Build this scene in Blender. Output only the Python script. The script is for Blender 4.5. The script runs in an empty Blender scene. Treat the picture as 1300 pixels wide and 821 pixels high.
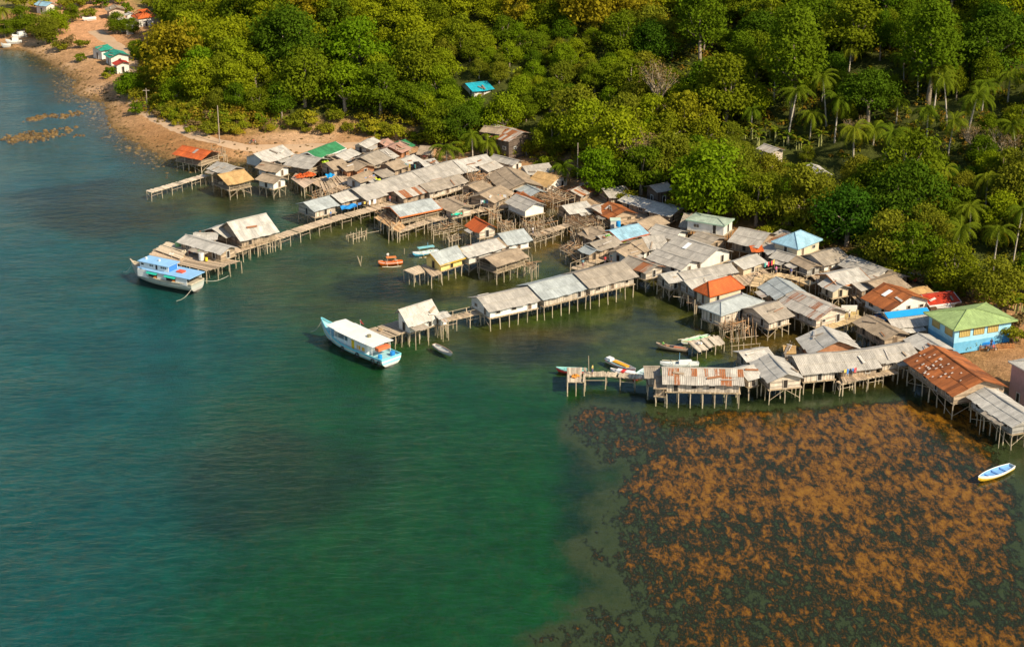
import bpy, bmesh, math, random
import numpy as np
from mathutils import Vector, Matrix
random.seed(7); RNG=np.random.default_rng(7)
R=math.radians; PI=math.pi
S=bpy.context.scene; COL=S.collection

# ---------------------------------------------------------------- camera
F_PX=2200.0; PITCH=R(20.5); CAM_H=105.0
cd=bpy.data.cameras.new('camera'); cam=bpy.data.objects.new('camera',cd); COL.objects.link(cam)
cam.location=(0,0,CAM_H); cam.rotation_euler=(PI/2-PITCH,0,0)
cd.sensor_fit='HORIZONTAL'; cd.sensor_width=36; cd.lens=F_PX/1300*36
cd.shift_y=-45.0/1300; cd.clip_start=1; cd.clip_end=6000
S.camera=cam
CP,SP=math.cos(PITCH),math.sin(PITCH)
def ray(px,py):
    a=(px-650)/F_PX; b=(365.5-py)/F_PX
    return Vector((a, CP+b*SP, -SP+b*CP))
def P(px,py,z=0.0):
    d=ray(px,py); t=(z-CAM_H)/d.z
    return Vector((d.x*t,d.y*t,z))
def proj(x,y,z):
    dz=z-CAM_H; depth=y*CP-dz*SP; up=y*SP+dz*CP
    return 650+F_PX*x/depth, 365.5-F_PX*up/depth
Q={'C2':(150,140,5.132),'C3':(370,140,5.132),'C4':(150,230,5.132),'C5':(580,160,5.132),'C6':(400,290,5.132),
   'C7':(500,240,5.132),'D1':(700,230,6.415),'D2':(800,240,6.415),'D3':(820,320,6.415),'D4':(960,280,6.415),
   'D5':(1100,340,6.415),'D6':(700,400,6.415),'D7':(880,400,5.0),'D8':(1100,430,4.32),'X':(0,0,1.0),
   'E1':(560,180,10.),'E2':(420,165,10.),'E3':(640,200,10.),'E4':(740,280,10.),'E5':(920,270,10.),'E6':(960,340,10.),
   'E7':(560,250,10.),'E8':(300,180,10.),'F1':(0,0,10.),'F2':(110,0,10.),'F3':(160,310,10.),'F4':(395,390,10.),
   'F5':(700,440,10.),'F6':(1170,380,10.),'F7':(460,300,10.),'F8':(560,130,10.)}
def q(c,x,y):
    o=Q[c]; return (o[0]+x/o[2], o[1]+y/o[2])

# ---------------------------------------------------------------- world, light
SUN_EL=R(39); SUN_AZ=(0.76,-0.65)
w=bpy.data.worlds.new('World'); S.world=w; w.use_nodes=True
nt=w.node_tree; bg=nt.nodes['Background']
sky=nt.nodes.new('ShaderNodeTexSky'); sky.sky_type='NISHITA'; sky.sun_disc=False
sky.sun_elevation=SUN_EL; sky.sun_rotation=math.atan2(SUN_AZ[0],SUN_AZ[1])
nt.links.new(sky.outputs[0],bg.inputs[0]); bg.inputs[1].default_value=0.088
sl=bpy.data.lights.new('sun','SUN'); sl.energy=4.3; sl.angle=R(.5); sl.color=(1,.87,.67)
so=bpy.data.objects.new('sun',sl); COL.objects.link(so)
sd=Vector((SUN_AZ[0]*math.cos(SUN_EL),SUN_AZ[1]*math.cos(SUN_EL),math.sin(SUN_EL)))
so.rotation_euler=sd.to_track_quat('Z','Y').to_euler()
S.view_settings.view_transform='Standard'; S.view_settings.look='None'
S.view_settings.exposure=0.62; S.view_settings.gamma=1

# ---------------------------------------------------------------- mesh helper
class MB:
    def __init__(s): s.v=[]; s.f=[]; s.c=[]; s.uv=[]
    def poly(s,pts,col,uv=None):
        n=len(s.v); s.v+= [tuple(p) for p in pts]; s.f.append(tuple(range(n,n+len(pts)))); s.c.append(col)
        if uv is None:
            p0=Vector(pts[0]); e=(Vector(pts[1])-p0)
            e=e.normalized() if e.length>1e-6 else Vector((1,0,0))
            uv=[]
            for p in pts:
                d=Vector(p)-p0; u=d.dot(e); uv.append((u,(d-e*u).length))
        s.uv.append(uv)
    def prism(s,pts,t,col):
        pts=[Vector(p) for p in pts]; t=Vector(t); b=[p+t for p in pts]; n=len(pts)
        s.poly(pts,col); s.poly(b[::-1],col)
        for i in range(n):
            j=(i+1)%n; s.poly([pts[j],pts[i],b[i],b[j]],col)
    def box(s,c,hx,hy,hz,col):
        c=Vector(c);hx=Vector(hx);hy=Vector(hy);hz=Vector(hz)
        s.prism([c-hx-hy-hz,c+hx-hy-hz,c+hx-hy+hz,c-hx-hy+hz],hy*2,col)
    def abox(s,x0,x1,y0,y1,z0,z1,col):
        s.box(((x0+x1)/2,(y0+y1)/2,(z0+z1)/2),((x1-x0)/2,0,0),(0,(y1-y0)/2,0),(0,0,(z1-z0)/2),col)
    def tube(s,pts,rs,col,n=6,cap=True):
        pts=[Vector(p) for p in pts]; rings=[]
        for i,p in enumerate(pts):
            d=(pts[min(i+1,len(pts)-1)]-pts[max(i-1,0)]); d=d.normalized() if d.length>1e-6 else Vector((0,0,1))
            a=d.cross(Vector((0,0,1)) if abs(d.z)<.9 else Vector((1,0,0))).normalized(); b=d.cross(a)
            r=rs[i] if isinstance(rs,(list,tuple)) else rs
            rings.append([p+a*r*math.cos(2*PI*k/n)+b*r*math.sin(2*PI*k/n) for k in range(n)])
        base=len(s.v)
        for rg in rings: s.v+=[tuple(x) for x in rg]
        for i in range(len(rings)-1):
            for k in range(n):
                k2=(k+1)%n
                s.f.append((base+i*n+k,base+i*n+k2,base+(i+1)*n+k2,base+(i+1)*n+k)); s.c.append(col)
                s.uv.append([(0,i),(.3,i),(.3,i+1),(0,i+1)])
        if cap:
            s.f.append(tuple(base+k for k in range(n))[::-1]); s.c.append(col); s.uv.append([(0,0)]*n)
            s.f.append(tuple(base+(len(rings)-1)*n+k for k in range(n))); s.c.append(col); s.uv.append([(0,0)]*n)
    def build(s,name,mat,parent=None,smooth=False,loc=None):
        org=Vector((0,0,0))
        if parent is not None:
            r=parent
            while r.parent: r=r.parent
            if r.get('_w'): org=Vector(r['_w'])
        if loc is not None: org=Vector(loc)
        me=bpy.data.meshes.new(name)
        me.from_pydata([(x-org.x,y-org.y,z-org.z) for x,y,z in s.v],[],s.f)
        ca=me.color_attributes.new('Col','FLOAT_COLOR','CORNER')
        arr=[]; uva=[]
        for f,c,u in zip(s.f,s.c,s.uv):
            c=tuple(c)+((0,) if len(c)==3 else ())
            for k in range(len(f)): arr+=c; uva+=u[k]
        ca.data.foreach_set('color',arr)
        ul=me.uv_layers.new(name='UVMap'); ul.data.foreach_set('uv',uva)
        if smooth: me.polygons.foreach_set('use_smooth',[True]*len(me.polygons))
        me.materials.append(mat); me.validate(); me.update()
        o=bpy.data.objects.new(name,me); COL.objects.link(o)
        if parent is not None: o.parent=parent
        elif loc is not None: o.location=org
        return o
def thing(name,label,cat,loc=(0,0,0),rz=0,group=None,built=True):
    o=bpy.data.objects.new(name,None); COL.objects.link(o); o.location=loc; o.rotation_euler=(0,0,rz)
    o.empty_display_size=.5
    o['label']=label; o['category']=cat
    if group: o['group']=group
    if built: o['_w']=[float(a) for a in loc]     # parts given in world coordinates
    return o
def tag(o,label,cat,group=None):
    o['label']=label; o['category']=cat
    if group: o['group']=group
    return o
KIDS={}
def kids(o):
    if o.name not in KIDS: KIDS[o.name]=list(o.children)
    return KIDS[o.name]
def dup(root,loc,rz=0,sc=1,label=None,group=None):
    r=root.copy(); COL.objects.link(r); r.location=loc; r.rotation_euler=(0,0,rz)
    r.scale=(sc,sc,sc) if not isinstance(sc,tuple) else sc
    if label: r['label']=label
    if group: r['group']=group
    for ch in kids(root):
        c=ch.copy(); COL.objects.link(c); c.parent=r
        for g in kids(ch):
            d=g.copy(); COL.objects.link(d); d.parent=c
    return r
def jit(a): return random.uniform(-a,a)
def mulc(c,k): return (c[0]*k,c[1]*k,c[2]*k)+tuple(c[3:])

# ---------------------------------------------------------------- materials
def newmat(name):
    m=bpy.data.materials.new(name); m.use_nodes=True; t=m.node_tree
    b=t.nodes['Principled BSDF']; return m,t,b
def N(t,ty,**k):
    n=t.nodes.new(ty)
    for a,v in k.items(): setattr(n,a,v)
    return n
def noise(t,scale,detail=4,rough=.6,vec=None,dim='3D'):
    n=N(t,'ShaderNodeTexNoise'); n.inputs['Scale'].default_value=scale; n.inputs['Detail'].default_value=detail; n.inputs['Roughness'].default_value=rough
    if vec is not None: t.links.new(vec,n.inputs['Vector'])
    return n
def ramp(t,src,pts):
    r=N(t,'ShaderNodeValToRGB'); e=r.color_ramp.elements
    while len(e)<len(pts): e.new(.5)
    for i,(p,c) in enumerate(pts):
        e[i].position=p; e[i].color=(c,c,c,1) if isinstance(c,(int,float)) else tuple(c)+(1,)
    t.links.new(src,r.inputs[0]); return r
def mix(t,fac,a,b,mode='MIX'):
    m=N(t,'ShaderNodeMix',data_type='RGBA',blend_type=mode)
    for s_,v in ((0,fac),(6,a),(7,b)):
        if isinstance(v,(int,float)): m.inputs[s_].default_value=v
        elif isinstance(v,tuple): m.inputs[s_].default_value=tuple(v)+(1,) if len(v)==3 else v
        else: t.links.new(v,m.inputs[s_])
    return m.outputs[2]
def mth(t,op,a,b=None):
    m=N(t,'ShaderNodeMath',operation=op)
    for i,v in enumerate((a,b)):
        if v is None: continue
        if isinstance(v,(int,float)): m.inputs[i].default_value=v
        else: t.links.new(v,m.inputs[i])
    return m.outputs[0]
def bump(t,b,h,strength,dist):
    n=N(t,'ShaderNodeBump'); n.inputs['Strength'].default_value=strength; n.inputs['Distance'].default_value=dist
    t.links.new(h,n.inputs['Height']); t.links.new(n.outputs[0],b.inputs['Normal']); return n
def col_attr(t,name='Col'):
    return N(t,'ShaderNodeVertexColor',layer_name=name)
def scaled(t,vec,s):
    m=N(t,'ShaderNodeMapping'); m.inputs['Scale'].default_value=s; t.links.new(vec,m.inputs['Vector']); return m.outputs[0]

def roof_mat():
    m,t,b=newmat('corrugated_sheet'); ca=col_attr(t)
    uv=N(t,'ShaderNodeUVMap').outputs[0]; ob=N(t,'ShaderNodeTexCoord').outputs['Object']
    st=noise(t,1.0,5,.65,scaled(t,ob,(.7,.7,.7)))           # weather stains
    fine=noise(t,6,4,.7,ob)
    streak=noise(t,1.0,3,.6,scaled(t,uv,(4.5,.45,1)))        # runs down the slope
    k=mix(t,1.0,ramp(t,st.outputs[0],[(.3,.74),(.7,1.14)]).outputs[0],ramp(t,fine.outputs[0],[(.3,.80),(.7,1.14)]).outputs[0],'MULTIPLY')
    k=mix(t,1.0,k,ramp(t,streak.outputs[0],[(.3,.74),(.7,1.12)]).outputs[0],'MULTIPLY')
    c=mix(t,1.0,ca.outputs[0],k,'MULTIPLY')
    s2=noise(t,1.0,5,.7,scaled(t,uv,(3.6,.30,1)))
    mask=mth(t,'ADD',mth(t,'MULTIPLY',s2.outputs[0],1.0),mth(t,'SUBTRACT',ca.outputs[1],.5))
    mask=ramp(t,mask,[(.48,0),(.60,1)]).outputs[0]
    rust=mix(t,fine.outputs[0],(.20,.055,.018),(.42,.17,.06))
    c=mix(t,mask,c,rust); t.links.new(c,b.inputs['Base Color'])
    b.inputs['Roughness'].default_value=.62; b.inputs['Metallic'].default_value=.0; b.inputs['Specular IOR Level'].default_value=.35
    wv=N(t,'ShaderNodeTexWave',wave_type='BANDS',bands_direction='X'); wv.inputs['Scale'].default_value=1.15; wv.inputs['Distortion'].default_value=0
    t.links.new(uv,wv.inputs['Vector']); bump(t,b,wv.outputs[1],.8,.045)
    return m
def thatch_mat():
    m,t,b=newmat('weathered_thatch'); ca=col_attr(t)
    uv=N(t,'ShaderNodeUVMap').outputs[0]; ob=N(t,'ShaderNodeTexCoord').outputs['Object']
    st=noise(t,.8,5,.7,ob); sk=noise(t,1,4,.7,scaled(t,uv,(9,1.2,1)))
    k=mix(t,1.0,ramp(t,st.outputs[0],[(.3,.7),(.7,1.2)]).outputs[0],ramp(t,sk.outputs[0],[(.3,.72),(.7,1.2)]).outputs[0],'MULTIPLY')
    c=mix(t,1.0,ca.outputs[0],k,'MULTIPLY'); t.links.new(c,b.inputs['Base Color']); b.inputs['Roughness'].default_value=.95
    b.inputs['Specular IOR Level'].default_value=.1
    bump(t,b,sk.outputs[0],.6,.06); return m
def plank_mat(name='plank_wood',w=.22):
    m,t,b=newmat(name); ca=col_attr(t)
    uv=N(t,'ShaderNodeUVMap').outputs[0]; sep=N(t,'ShaderNodeSeparateXYZ'); t.links.new(uv,sep.inputs[0])
    u=mth(t,'DIVIDE',sep.outputs[0],w); fl=mth(t,'FLOOR',u); fr=mth(t,'FRACT',u)
    wn=N(t,'ShaderNodeTexWhiteNoise',noise_dimensions='1D'); t.links.new(fl,wn.inputs['W'])
    ob=N(t,'ShaderNodeTexCoord').outputs['Object']
    st=noise(t,1.2,5,.7,ob); gr=noise(t,1,4,.7,scaled(t,uv,(14,1.2,1)))
    k=mix(t,1.0,ramp(t,wn.outputs[0],[(0,.62),(1,1.25)]).outputs[0],ramp(t,st.outputs[0],[(.3,.72),(.7,1.2)]).outputs[0],'MULTIPLY')
    k=mix(t,1.0,k,ramp(t,gr.outputs[0],[(.3,.85),(.7,1.1)]).outputs[0],'MULTIPLY')
    gap=ramp(t,fr,[(0,.3),(.1,1),(.92,1),(1,.3)]).outputs[0]
    c=mix(t,1.0,ca.outputs[0],k,'MULTIPLY'); c=mix(t,1.0,c,gap,'MULTIPLY')
    t.links.new(c,b.inputs['Base Color']); b.inputs['Roughness'].default_value=.9; b.inputs['Specular IOR Level'].default_value=.2
    bump(t,b,gap,.5,.03); return m
def plain_mat(name,rough=.8,var=.25,scale=1.5,spec=.25):
    m,t,b=newmat(name); ca=col_attr(t); ob=N(t,'ShaderNodeTexCoord').outputs['Object']
    st=noise(t,scale,6,.7,ob)
    c=mix(t,1.0,ca.outputs[0],ramp(t,st.outputs[0],[(.3,1-var),(.7,1+var)]).outputs[0],'MULTIPLY')
    t.links.new(c,b.inputs['Base Color']); b.inputs['Roughness'].default_value=rough; b.inputs['Specular IOR Level'].default_value=spec
    bump(t,b,st.outputs[0],.4,.04); return m
def leaf_mat(name,c1,c2,trans=.35):
    m,t,b=newmat(name); ca=col_attr(t); oi=N(t,'ShaderNodeObjectInfo')
    c=mix(t,oi.outputs['Random'],c1,c2); c=mix(t,1.0,c,ca.outputs[0],'MULTIPLY')
    out=t.nodes['Material Output']; t.nodes.remove(b)
    d=N(t,'ShaderNodeBsdfDiffuse'); tr=N(t,'ShaderNodeBsdfTranslucent'); mx=N(t,'ShaderNodeMixShader'); mx.inputs[0].default_value=trans
    t.links.new(c,d.inputs[0]); t.links.new(mix(t,1.0,c,(1.1,1.1,.5),'MULTIPLY'),tr.inputs[0])
    t.links.new(d.outputs[0],mx.inputs[1]); t.links.new(tr.outputs[0],mx.inputs[2])
    t.links.new(mx.outputs[0],out.inputs[0]); return m
M={}
M['roof']=roof_mat(); M['thatch']=thatch_mat(); M['plank']=plank_mat(); M['wood']=plain_mat('rough_timber',.9,.3,3,.15)
M['paint']=plain_mat('painted_surface',.5,.1,1.2,.4); M['plaster']=plain_mat('plaster_wall',.9,.16,.9)
M['rock']=plain_mat('shore_rock',.95,.5,.7); M['cloth']=plain_mat('cloth',.9,.12,3,.1); M['dark']=plain_mat('dark_opening',.6,.2,2)
M['bark']=plain_mat('bark',.95,.35,3,.1)
# ---------------------------------------------------------------- terrain
def seg_dist(X,Y,pts,closed=False):
    d=np.full(X.shape,1e9); n=len(pts)
    for i in range(n if closed else n-1):
        ax,ay=pts[i]; bx,by=pts[(i+1)%n]; vx,vy=bx-ax,by-ay
        t=np.clip(((X-ax)*vx+(Y-ay)*vy)/(vx*vx+vy*vy+1e-9),0,1)
        d=np.minimum(d,np.hypot(X-ax-t*vx,Y-ay-t*vy))
    return d
def inside(X,Y,poly):
    c=np.zeros(X.shape,bool); n=len(poly)
    for i in range(n):
        x1,y1=poly[i]; x2,y2=poly[(i+1)%n]
        if y1==y2: continue
        k=((y1>Y)!=(y2>Y))&(X<(x2-x1)*(Y-y1)/(y2-y1)+x1); c^=k
    return c
def sm(a,b,x): 
    t=np.clip((x-a)/(b-a),0,1); return t*t*(3-2*t)
_perm=RNG.random((64,64))
def vnoise(X,Y,s,seed=0):
    x=X/s+seed*13.7+200; y=Y/s+seed*7.3+200; xi=np.floor(x).astype(int); yi=np.floor(y).astype(int); fx=x-xi; fy=y-yi
    fx=fx*fx*(3-2*fx); fy=fy*fy*(3-2*fy); g=lambda a,b:_perm[a%64,b%64]
    return (g(xi,yi)*(1-fx)+g(xi+1,yi)*fx)*(1-fy)+(g(xi,yi+1)*(1-fx)+g(xi+1,yi+1)*fx)*fy
def fbm(X,Y,s,seed=0,o=4): 
    r=0;a=1;t=0
    for i in range(o): r=r+a*vnoise(X,Y,s/2**i,seed+i*3);t+=a;a*=.5
    return r/t
W2=lambda L,z=0:[(P(a,b,z).x,P(a,b,z).y) for a,b in L]
shore_px=[(-300,50),(-20,62),(30,65),(58,78),(86,97),(96,103),(90,112),(95,122),(118,127),(132,131),(131,142),(137,160),(152,171),(172,183),(192,194),(212,203),(240,208),(290,207),(340,206),(400,210),(470,212),(540,222),(600,236),(650,252),(720,272),(790,288),(860,306),(930,330),(1000,358),(1060,380),(1110,402),(1150,428),(1200,456),(1262,492),(1300,516),(1420,595),(1600,720)]
SH=W2(shore_px)
LANDP=SH+[(700,SH[-1][1]),(1500,SH[-1][1]),(1500,2500),(-1500,2500),(-1500,SH[0][1])]
hill_px=[(262,-160),(235,-60),(214,0),(196,40),(186,80),(186,118),(196,146),(235,163),(290,174),(350,170),(450,172),(540,186),(600,196),(660,196),(720,222),(800,252),(900,276),(1000,306),(1100,340),(1180,372),(1290,385),(1450,420),(1700,480)]
HB=W2(hill_px,1.5)
HILLP=HB+[(1500,HB[-1][1]),(1500,2500),(HB[0][0]-40,2500)]
def hfun(X,Y):
    ds=seg_dist(X,Y,SH); land=inside(X,Y,LANDP); sdv=np.where(land,ds,-ds)
    nz=fbm(X,Y,14,1)-.5; nf=fbm(X,Y,4,2)-.5
    sea=-np.minimum(.22+.007*ds,1.1)+nz*.12
    dry=1.5*sm(0,9,ds)+.06*np.minimum(ds,60)*.3+nf*.45*sm(0,3,ds)
    z=np.where(land,dry,sea)
    dh=seg_dist(X,Y,HB); hin=inside(X,Y,HILLP); t=np.where(hin,dh,0)
    wr=sm(15,60,X)
    hl=1.8*sm(0,4,t)+.40*np.maximum(t-3,0)
    hr=.10*t+.30*np.maximum(t-26,0)
    h=hl*(1-wr)+hr*wr; h=130*(1-np.exp(-h/130))
    h=h*(1+.25*(fbm(X,Y,60,5)-.5))+ (fbm(X,Y,18,9)-.5)*np.minimum(t*.25,4)
    return z+np.maximum(h,0)
xs=np.concatenate([np.arange(-1500,-230,60),np.arange(-230,231,2.0),np.arange(260,1501,60)])
ys=np.concatenate([np.arange(-300,130,40),np.arange(130,660,2.0),np.arange(680,2400,60)])
GX,GY=np.meshgrid(xs,ys); GZ=hfun(GX,GY)
def height(x,y):
    i=int(np.clip(np.searchsorted(xs,x)-1,0,len(xs)-2)); j=int(np.clip(np.searchsorted(ys,y)-1,0,len(ys)-2))
    fx=min(max((x-xs[i])/(xs[i+1]-xs[i]),0),1); fy=min(max((y-ys[j])/(ys[j+1]-ys[j]),0),1)
    return float((GZ[j,i]*(1-fx)+GZ[j,i+1]*fx)*(1-fy)+(GZ[j+1,i]*(1-fx)+GZ[j+1,i+1]*fx)*fy)
def hit(px,py,up=0.0):
    d=ray(px,py); t=150.0
    while t<1500:
        x=d.x*t;y=d.y*t;z=CAM_H+d.z*t
        if z<height(x,y)+up: return Vector((x,y,height(x,y)))
        t+=.8
    return None
# colours laid down on the ground and the sea bed (real surface colours, resolved at world positions)
PX=650+F_PX*GX/np.maximum(GY*CP-(0-CAM_H)*SP,1); PYv=365.5-F_PX*(GY*SP+(0-CAM_H)*CP)/np.maximum(GY*CP+CAM_H*SP,1)
shape=GX.shape
def lerp(a,b,k): return a*(1-k[...,None])+np.array(b)*k[...,None]
ds_=seg_dist(GX,GY,SH)
seaC=np.zeros(shape+(3,))
seaC[:]=(.009,.112,.024)
nl=fbm(GX,GY,40,3); nm=fbm(GX,GY,12,4); nf=fbm(GX,GY,5,6)
def blob(cx,cy,rx,ry,soft=.5,n=.6):
    d=np.hypot((PX-cx)/rx,(PYv-cy)/ry)+(nm-.5)*n+(nf-.5)*n*.5
    return 1-sm(1-soft,1+soft,d)
# open water: teal in the west and far out, greener inshore
wl=1-sm(180,520,PX+(PYv-400)*.35+(nl-.5)*160)
seaC=lerp(seaC,(.002,.128,.124),wl)
far=1-sm(150,330,PYv+PX*.12+(nl-.5)*60)
seaC=lerp(seaC,(.045,.165,.20),far*.85)
shl=sm(330,420,PX)*(1-sm(285,335,PYv-(PX-420)*.30+(nl-.5)*30))
shl=np.clip(shl+blob(270,250,90,24)*.9+ blob(520,360,190,60,.6)*.7+blob(760,420,190,62,.5)*.9,0,1)
seaC=lerp(seaC,(.130,.135,.026),shl*.9)
seaC=lerp(seaC,(.010,.125,.014),blob(700,560,80,190,.6)*.55)
inner=sm(460,560,PX)*(1-sm(300,330,PYv-(PX-640)*.22)); inner=np.clip(inner+sm(900,960,PX)*(1-sm(480,510,PYv)),0,1)
seaC=lerp(seaC,(.20,.115,.022),inner*.85)
for b_ in [(600,365,70,16,.10,.085,.015,.6),(690,425,80,14,.13,.055,.02,.6),(560,425,50,12,.09,.09,.02,.4),(700,445,60,14,.10,.07,.02,.5),(850,400,60,20,.10,.10,.02,.5)]:
    seaC=lerp(seaC,b_[4:7],blob(*b_[:4])*b_[7])
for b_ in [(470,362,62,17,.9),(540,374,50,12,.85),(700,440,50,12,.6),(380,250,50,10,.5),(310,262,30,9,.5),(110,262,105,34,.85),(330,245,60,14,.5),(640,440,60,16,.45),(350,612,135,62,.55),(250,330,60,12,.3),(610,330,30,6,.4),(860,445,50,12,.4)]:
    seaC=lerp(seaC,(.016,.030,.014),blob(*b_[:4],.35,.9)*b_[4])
weed=sm(690,775,PX+(nm-.5)*190+(nl-.5)*120+(nf-.5)*110)*sm(496,524,PYv-(PX-760)*0.015+(nm-.5)*70+(nl-.5)*40)
weed*=1-.70*sm(0,1,sm(1225,1320,PX-(PYv-560)*.28+(nm-.5)*50))
rim=blob(742,600,30,125,.7,.6)
seaC=lerp(seaC,(.012,.045,.018),rim*.85)
weed=weed*(1-.13*(1-sm(800,940,PX+(nl-.5)*160+(nm-.5)*120))-.10*sm(640,760,PYv+(nm-.5)*100))
weed=np.clip(weed,0,1)
mud=sm(690,790,PX+(nm-.5)*150+(nl-.5)*100)*sm(478,500,PYv)
seaC=lerp(seaC,(.022,.042,.012),mud)
seaC=lerp(seaC,(.10,.085,.03),mud*sm(1120,1260,PX-(PYv-560)*.28)*.8)
seaC=lerp(seaC,(.13,.085,.032),(1-sm(0,11,ds_+(nm-.5)*9))*(PX<420)*.85)
seaC=lerp(seaC,(.10,.14,.085),blob(205,243,44,30,.7)*.6)
seaC*= (.44*(0.72+.56*nf))[...,None]
landm=inside(GX,GY,LANDP)
hm=inside(GX,GY,HILLP)
landC=np.zeros(shape+(3,)); landC[:]=(.42,.24,.115)
landC=lerp(landC,(.54,.34,.19),sm(.45,.7,nm))
landC=lerp(landC,(.30,.14,.045),sm(.5,.7,nl)*.7)
ds_=seg_dist(GX,GY,SH)
landC=lerp(landC,(.26,.165,.07),(1-sm(0,5,ds_))*.8)
landC=lerp(landC,(.11,.07,.03),(1-sm(.3,2.2,ds_))*.8)
landC=lerp(landC,(.22,.14,.05),hm*.8*1.0)
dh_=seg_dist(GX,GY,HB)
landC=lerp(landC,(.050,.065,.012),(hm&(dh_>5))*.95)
tl=(PX<215)&(PYv<40)
landC=lerp(landC,(.24,.19,.06),(tl*1.0)*sm(.4,.6,nm))
field=blob(115,30,62,38,.25,.25); landC=lerp(landC,(.56,.29,.14),field)
C3=np.where(landm[...,None],landC,seaC)
nxg,nyg=len(xs),len(ys)
verts=np.stack([GX,GY,GZ],-1).reshape(-1,3)
ii=(np.arange(nyg-1)[:,None]*nxg+np.arange(nxg-1)[None,:]).ravel()
faces=np.stack([ii,ii+1,ii+1+nxg,ii+nxg],-1)
me=bpy.data.meshes.new('ground'); me.from_pydata(verts.tolist(),[],faces.tolist())
ca=me.color_attributes.new('Col','FLOAT_COLOR','POINT')
ca.data.foreach_set('color',np.concatenate([C3.reshape(-1,3),np.ones((verts.shape[0],1))],1).ravel())
sa=me.attributes.new('shal','FLOAT','POINT'); sa.data.foreach_set('value',np.clip(shl+inner+(PX>735)*1.0,0,1).ravel())
wa=me.attributes.new('weed','FLOAT','POINT'); wa.data.foreach_set('value',(weed*(~landm)).ravel())
la=me.attributes.new('land','FLOAT','POINT'); la.data.foreach_set('value',(landm*1.0).ravel())
me.polygons.foreach_set('use_smooth',[True]*len(me.polygons))
m,t,b=newmat('ground_and_seabed')
c=col_attr(t).outputs[0]; geo=N(t,'ShaderNodeNewGeometry').outputs['Position']
n1=noise(t,.5,7,.72,geo); n2=noise(t,2.2,5,.7,geo)
c=mix(t,1.0,c,ramp(t,n1.outputs[0],[(.3,.68),(.7,1.3)]).outputs[0],'MULTIPLY')
lm=N(t,'ShaderNodeAttribute',attribute_name='land').outputs['Fac']
sp=ramp(t,n2.outputs[0],[(.35,.72),(.65,1.3)]).outputs[0]
c=mix(t,lm,c,mix(t,1.0,c,sp,'MULTIPLY'))
n3=noise(t,.16,7,.7,geo)
shn=N(t,'ShaderNodeAttribute',attribute_name='shal').outputs['Fac']
c=mix(t,mth(t,'MULTIPLY',mth(t,'SUBTRACT',1.0,lm),mth(t,'ADD',mth(t,'MULTIPLY',shn,.85),.12)),c,mix(t,1.0,c,ramp(t,n3.outputs[0],[(.32,(.38,.42,.5)),(.5,(1,1,1)),(.68,(1.9,1.6,1.3))]).outputs[0],'MULTIPLY'))
wm=N(t,'ShaderNodeAttribute',attribute_name='weed').outputs['Fac']
mp=scaled(t,geo,(.95,.40,.5))
a1=noise(t,1.15,11,.74,mp); a1.inputs['Distortion'].default_value=.25
big=noise(t,.055,3,.5,geo)
tot=mth(t,'ADD',mth(t,'ADD',a1.outputs[0],mth(t,'MULTIPLY',mth(t,'SUBTRACT',big.outputs[0],.5),.45)),mth(t,'MULTIPLY',mth(t,'SUBTRACT',wm,1),.5))
fine=noise(t,1.6,6,.75,geo)
orange=mix(t,ramp(t,fine.outputs[0],[(.28,0),(.72,1)]).outputs[0],(.050,.020,.002),(.31,.120,.008))
dark=mix(t,n1.outputs[0],(.006,.008,.003),(.034,.030,.008))
dm=ramp(t,tot,[(.30,0),(.40,1)]).outputs[0]; om=ramp(t,tot,[(.465,0),(.555,1)]).outputs[0]
gr=ramp(t,mth(t,'ADD',tot,mth(t,'MULTIPLY',mth(t,'SUBTRACT',fine.outputs[0],.5),.22)),[(.33,(.040,.052,.018)),(.40,(.010,.012,.004)),(.455,(.030,.024,.006)),(.51,(.12,.046,.004)),(.60,(.25,.100,.008)),(.74,(.33,.150,.016))]).outputs[0]
c=mix(t,ramp(t,mth(t,'ADD',wm,mth(t,'MULTIPLY',mth(t,'SUBTRACT',a1.outputs[0],.5),1.2)),[(.02,0),(.55,1)]).outputs[0],c,gr)
t.links.new(c,b.inputs['Base Color']); b.inputs['Roughness'].default_value=.97; b.inputs['Specular IOR Level'].default_value=.05
bump(t,b,n2.outputs[0],.6,.35)
me.materials.append(m); g=bpy.data.objects.new('ground',me); COL.objects.link(g); g['kind']='structure'
# ---------------------------------------------------------------- water
me=bpy.data.meshes.new('water'); me.from_pydata([(-1500,-300,0),(1500,-300,0),(1500,2400,0),(-1500,2400,0)],[],[(0,1,2,3)])
m,t,b=newmat('sea_water'); out=t.nodes['Material Output']; t.nodes.remove(b)
geo=N(t,'ShaderNodeNewGeometry').outputs['Position']
rot=N(t,'ShaderNodeMapping'); rot.inputs['Rotation'].default_value=(0,0,R(-36)); rot.inputs['Scale'].default_value=(.38,.95,1); t.links.new(geo,rot.inputs['Vector'])
wv=noise(t,.9,6,.66,rot.outputs[0]); wv.inputs['Distortion'].default_value=.6
wv2=noise(t,2.6,4,.7,scaled(t,geo,(.6,1.2,1))); sw=noise(t,.10,2,.5,rot.outputs[0])
hh=mth(t,'ADD',mth(t,'MULTIPLY',wv.outputs[0],.32),mth(t,'ADD',mth(t,'MULTIPLY',wv2.outputs[0],.06),mth(t,'MULTIPLY',sw.outputs[0],.6)))
calm=N(t,'ShaderNodeSeparateXYZ'); t.links.new(geo,calm.inputs[0])
gust=noise(t,.018,4,.6,geo)
amp0=ramp(t,mth(t,'DIVIDE',mth(t,'ADD',calm.outputs[0],80),160),[(.25,1),(.62,.22)]).outputs[0]
amp=mth(t,'MULTIPLY',amp0,ramp(t,gust.outputs[0],[(.35,.35),(.65,1.0)]).outputs[0])
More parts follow.
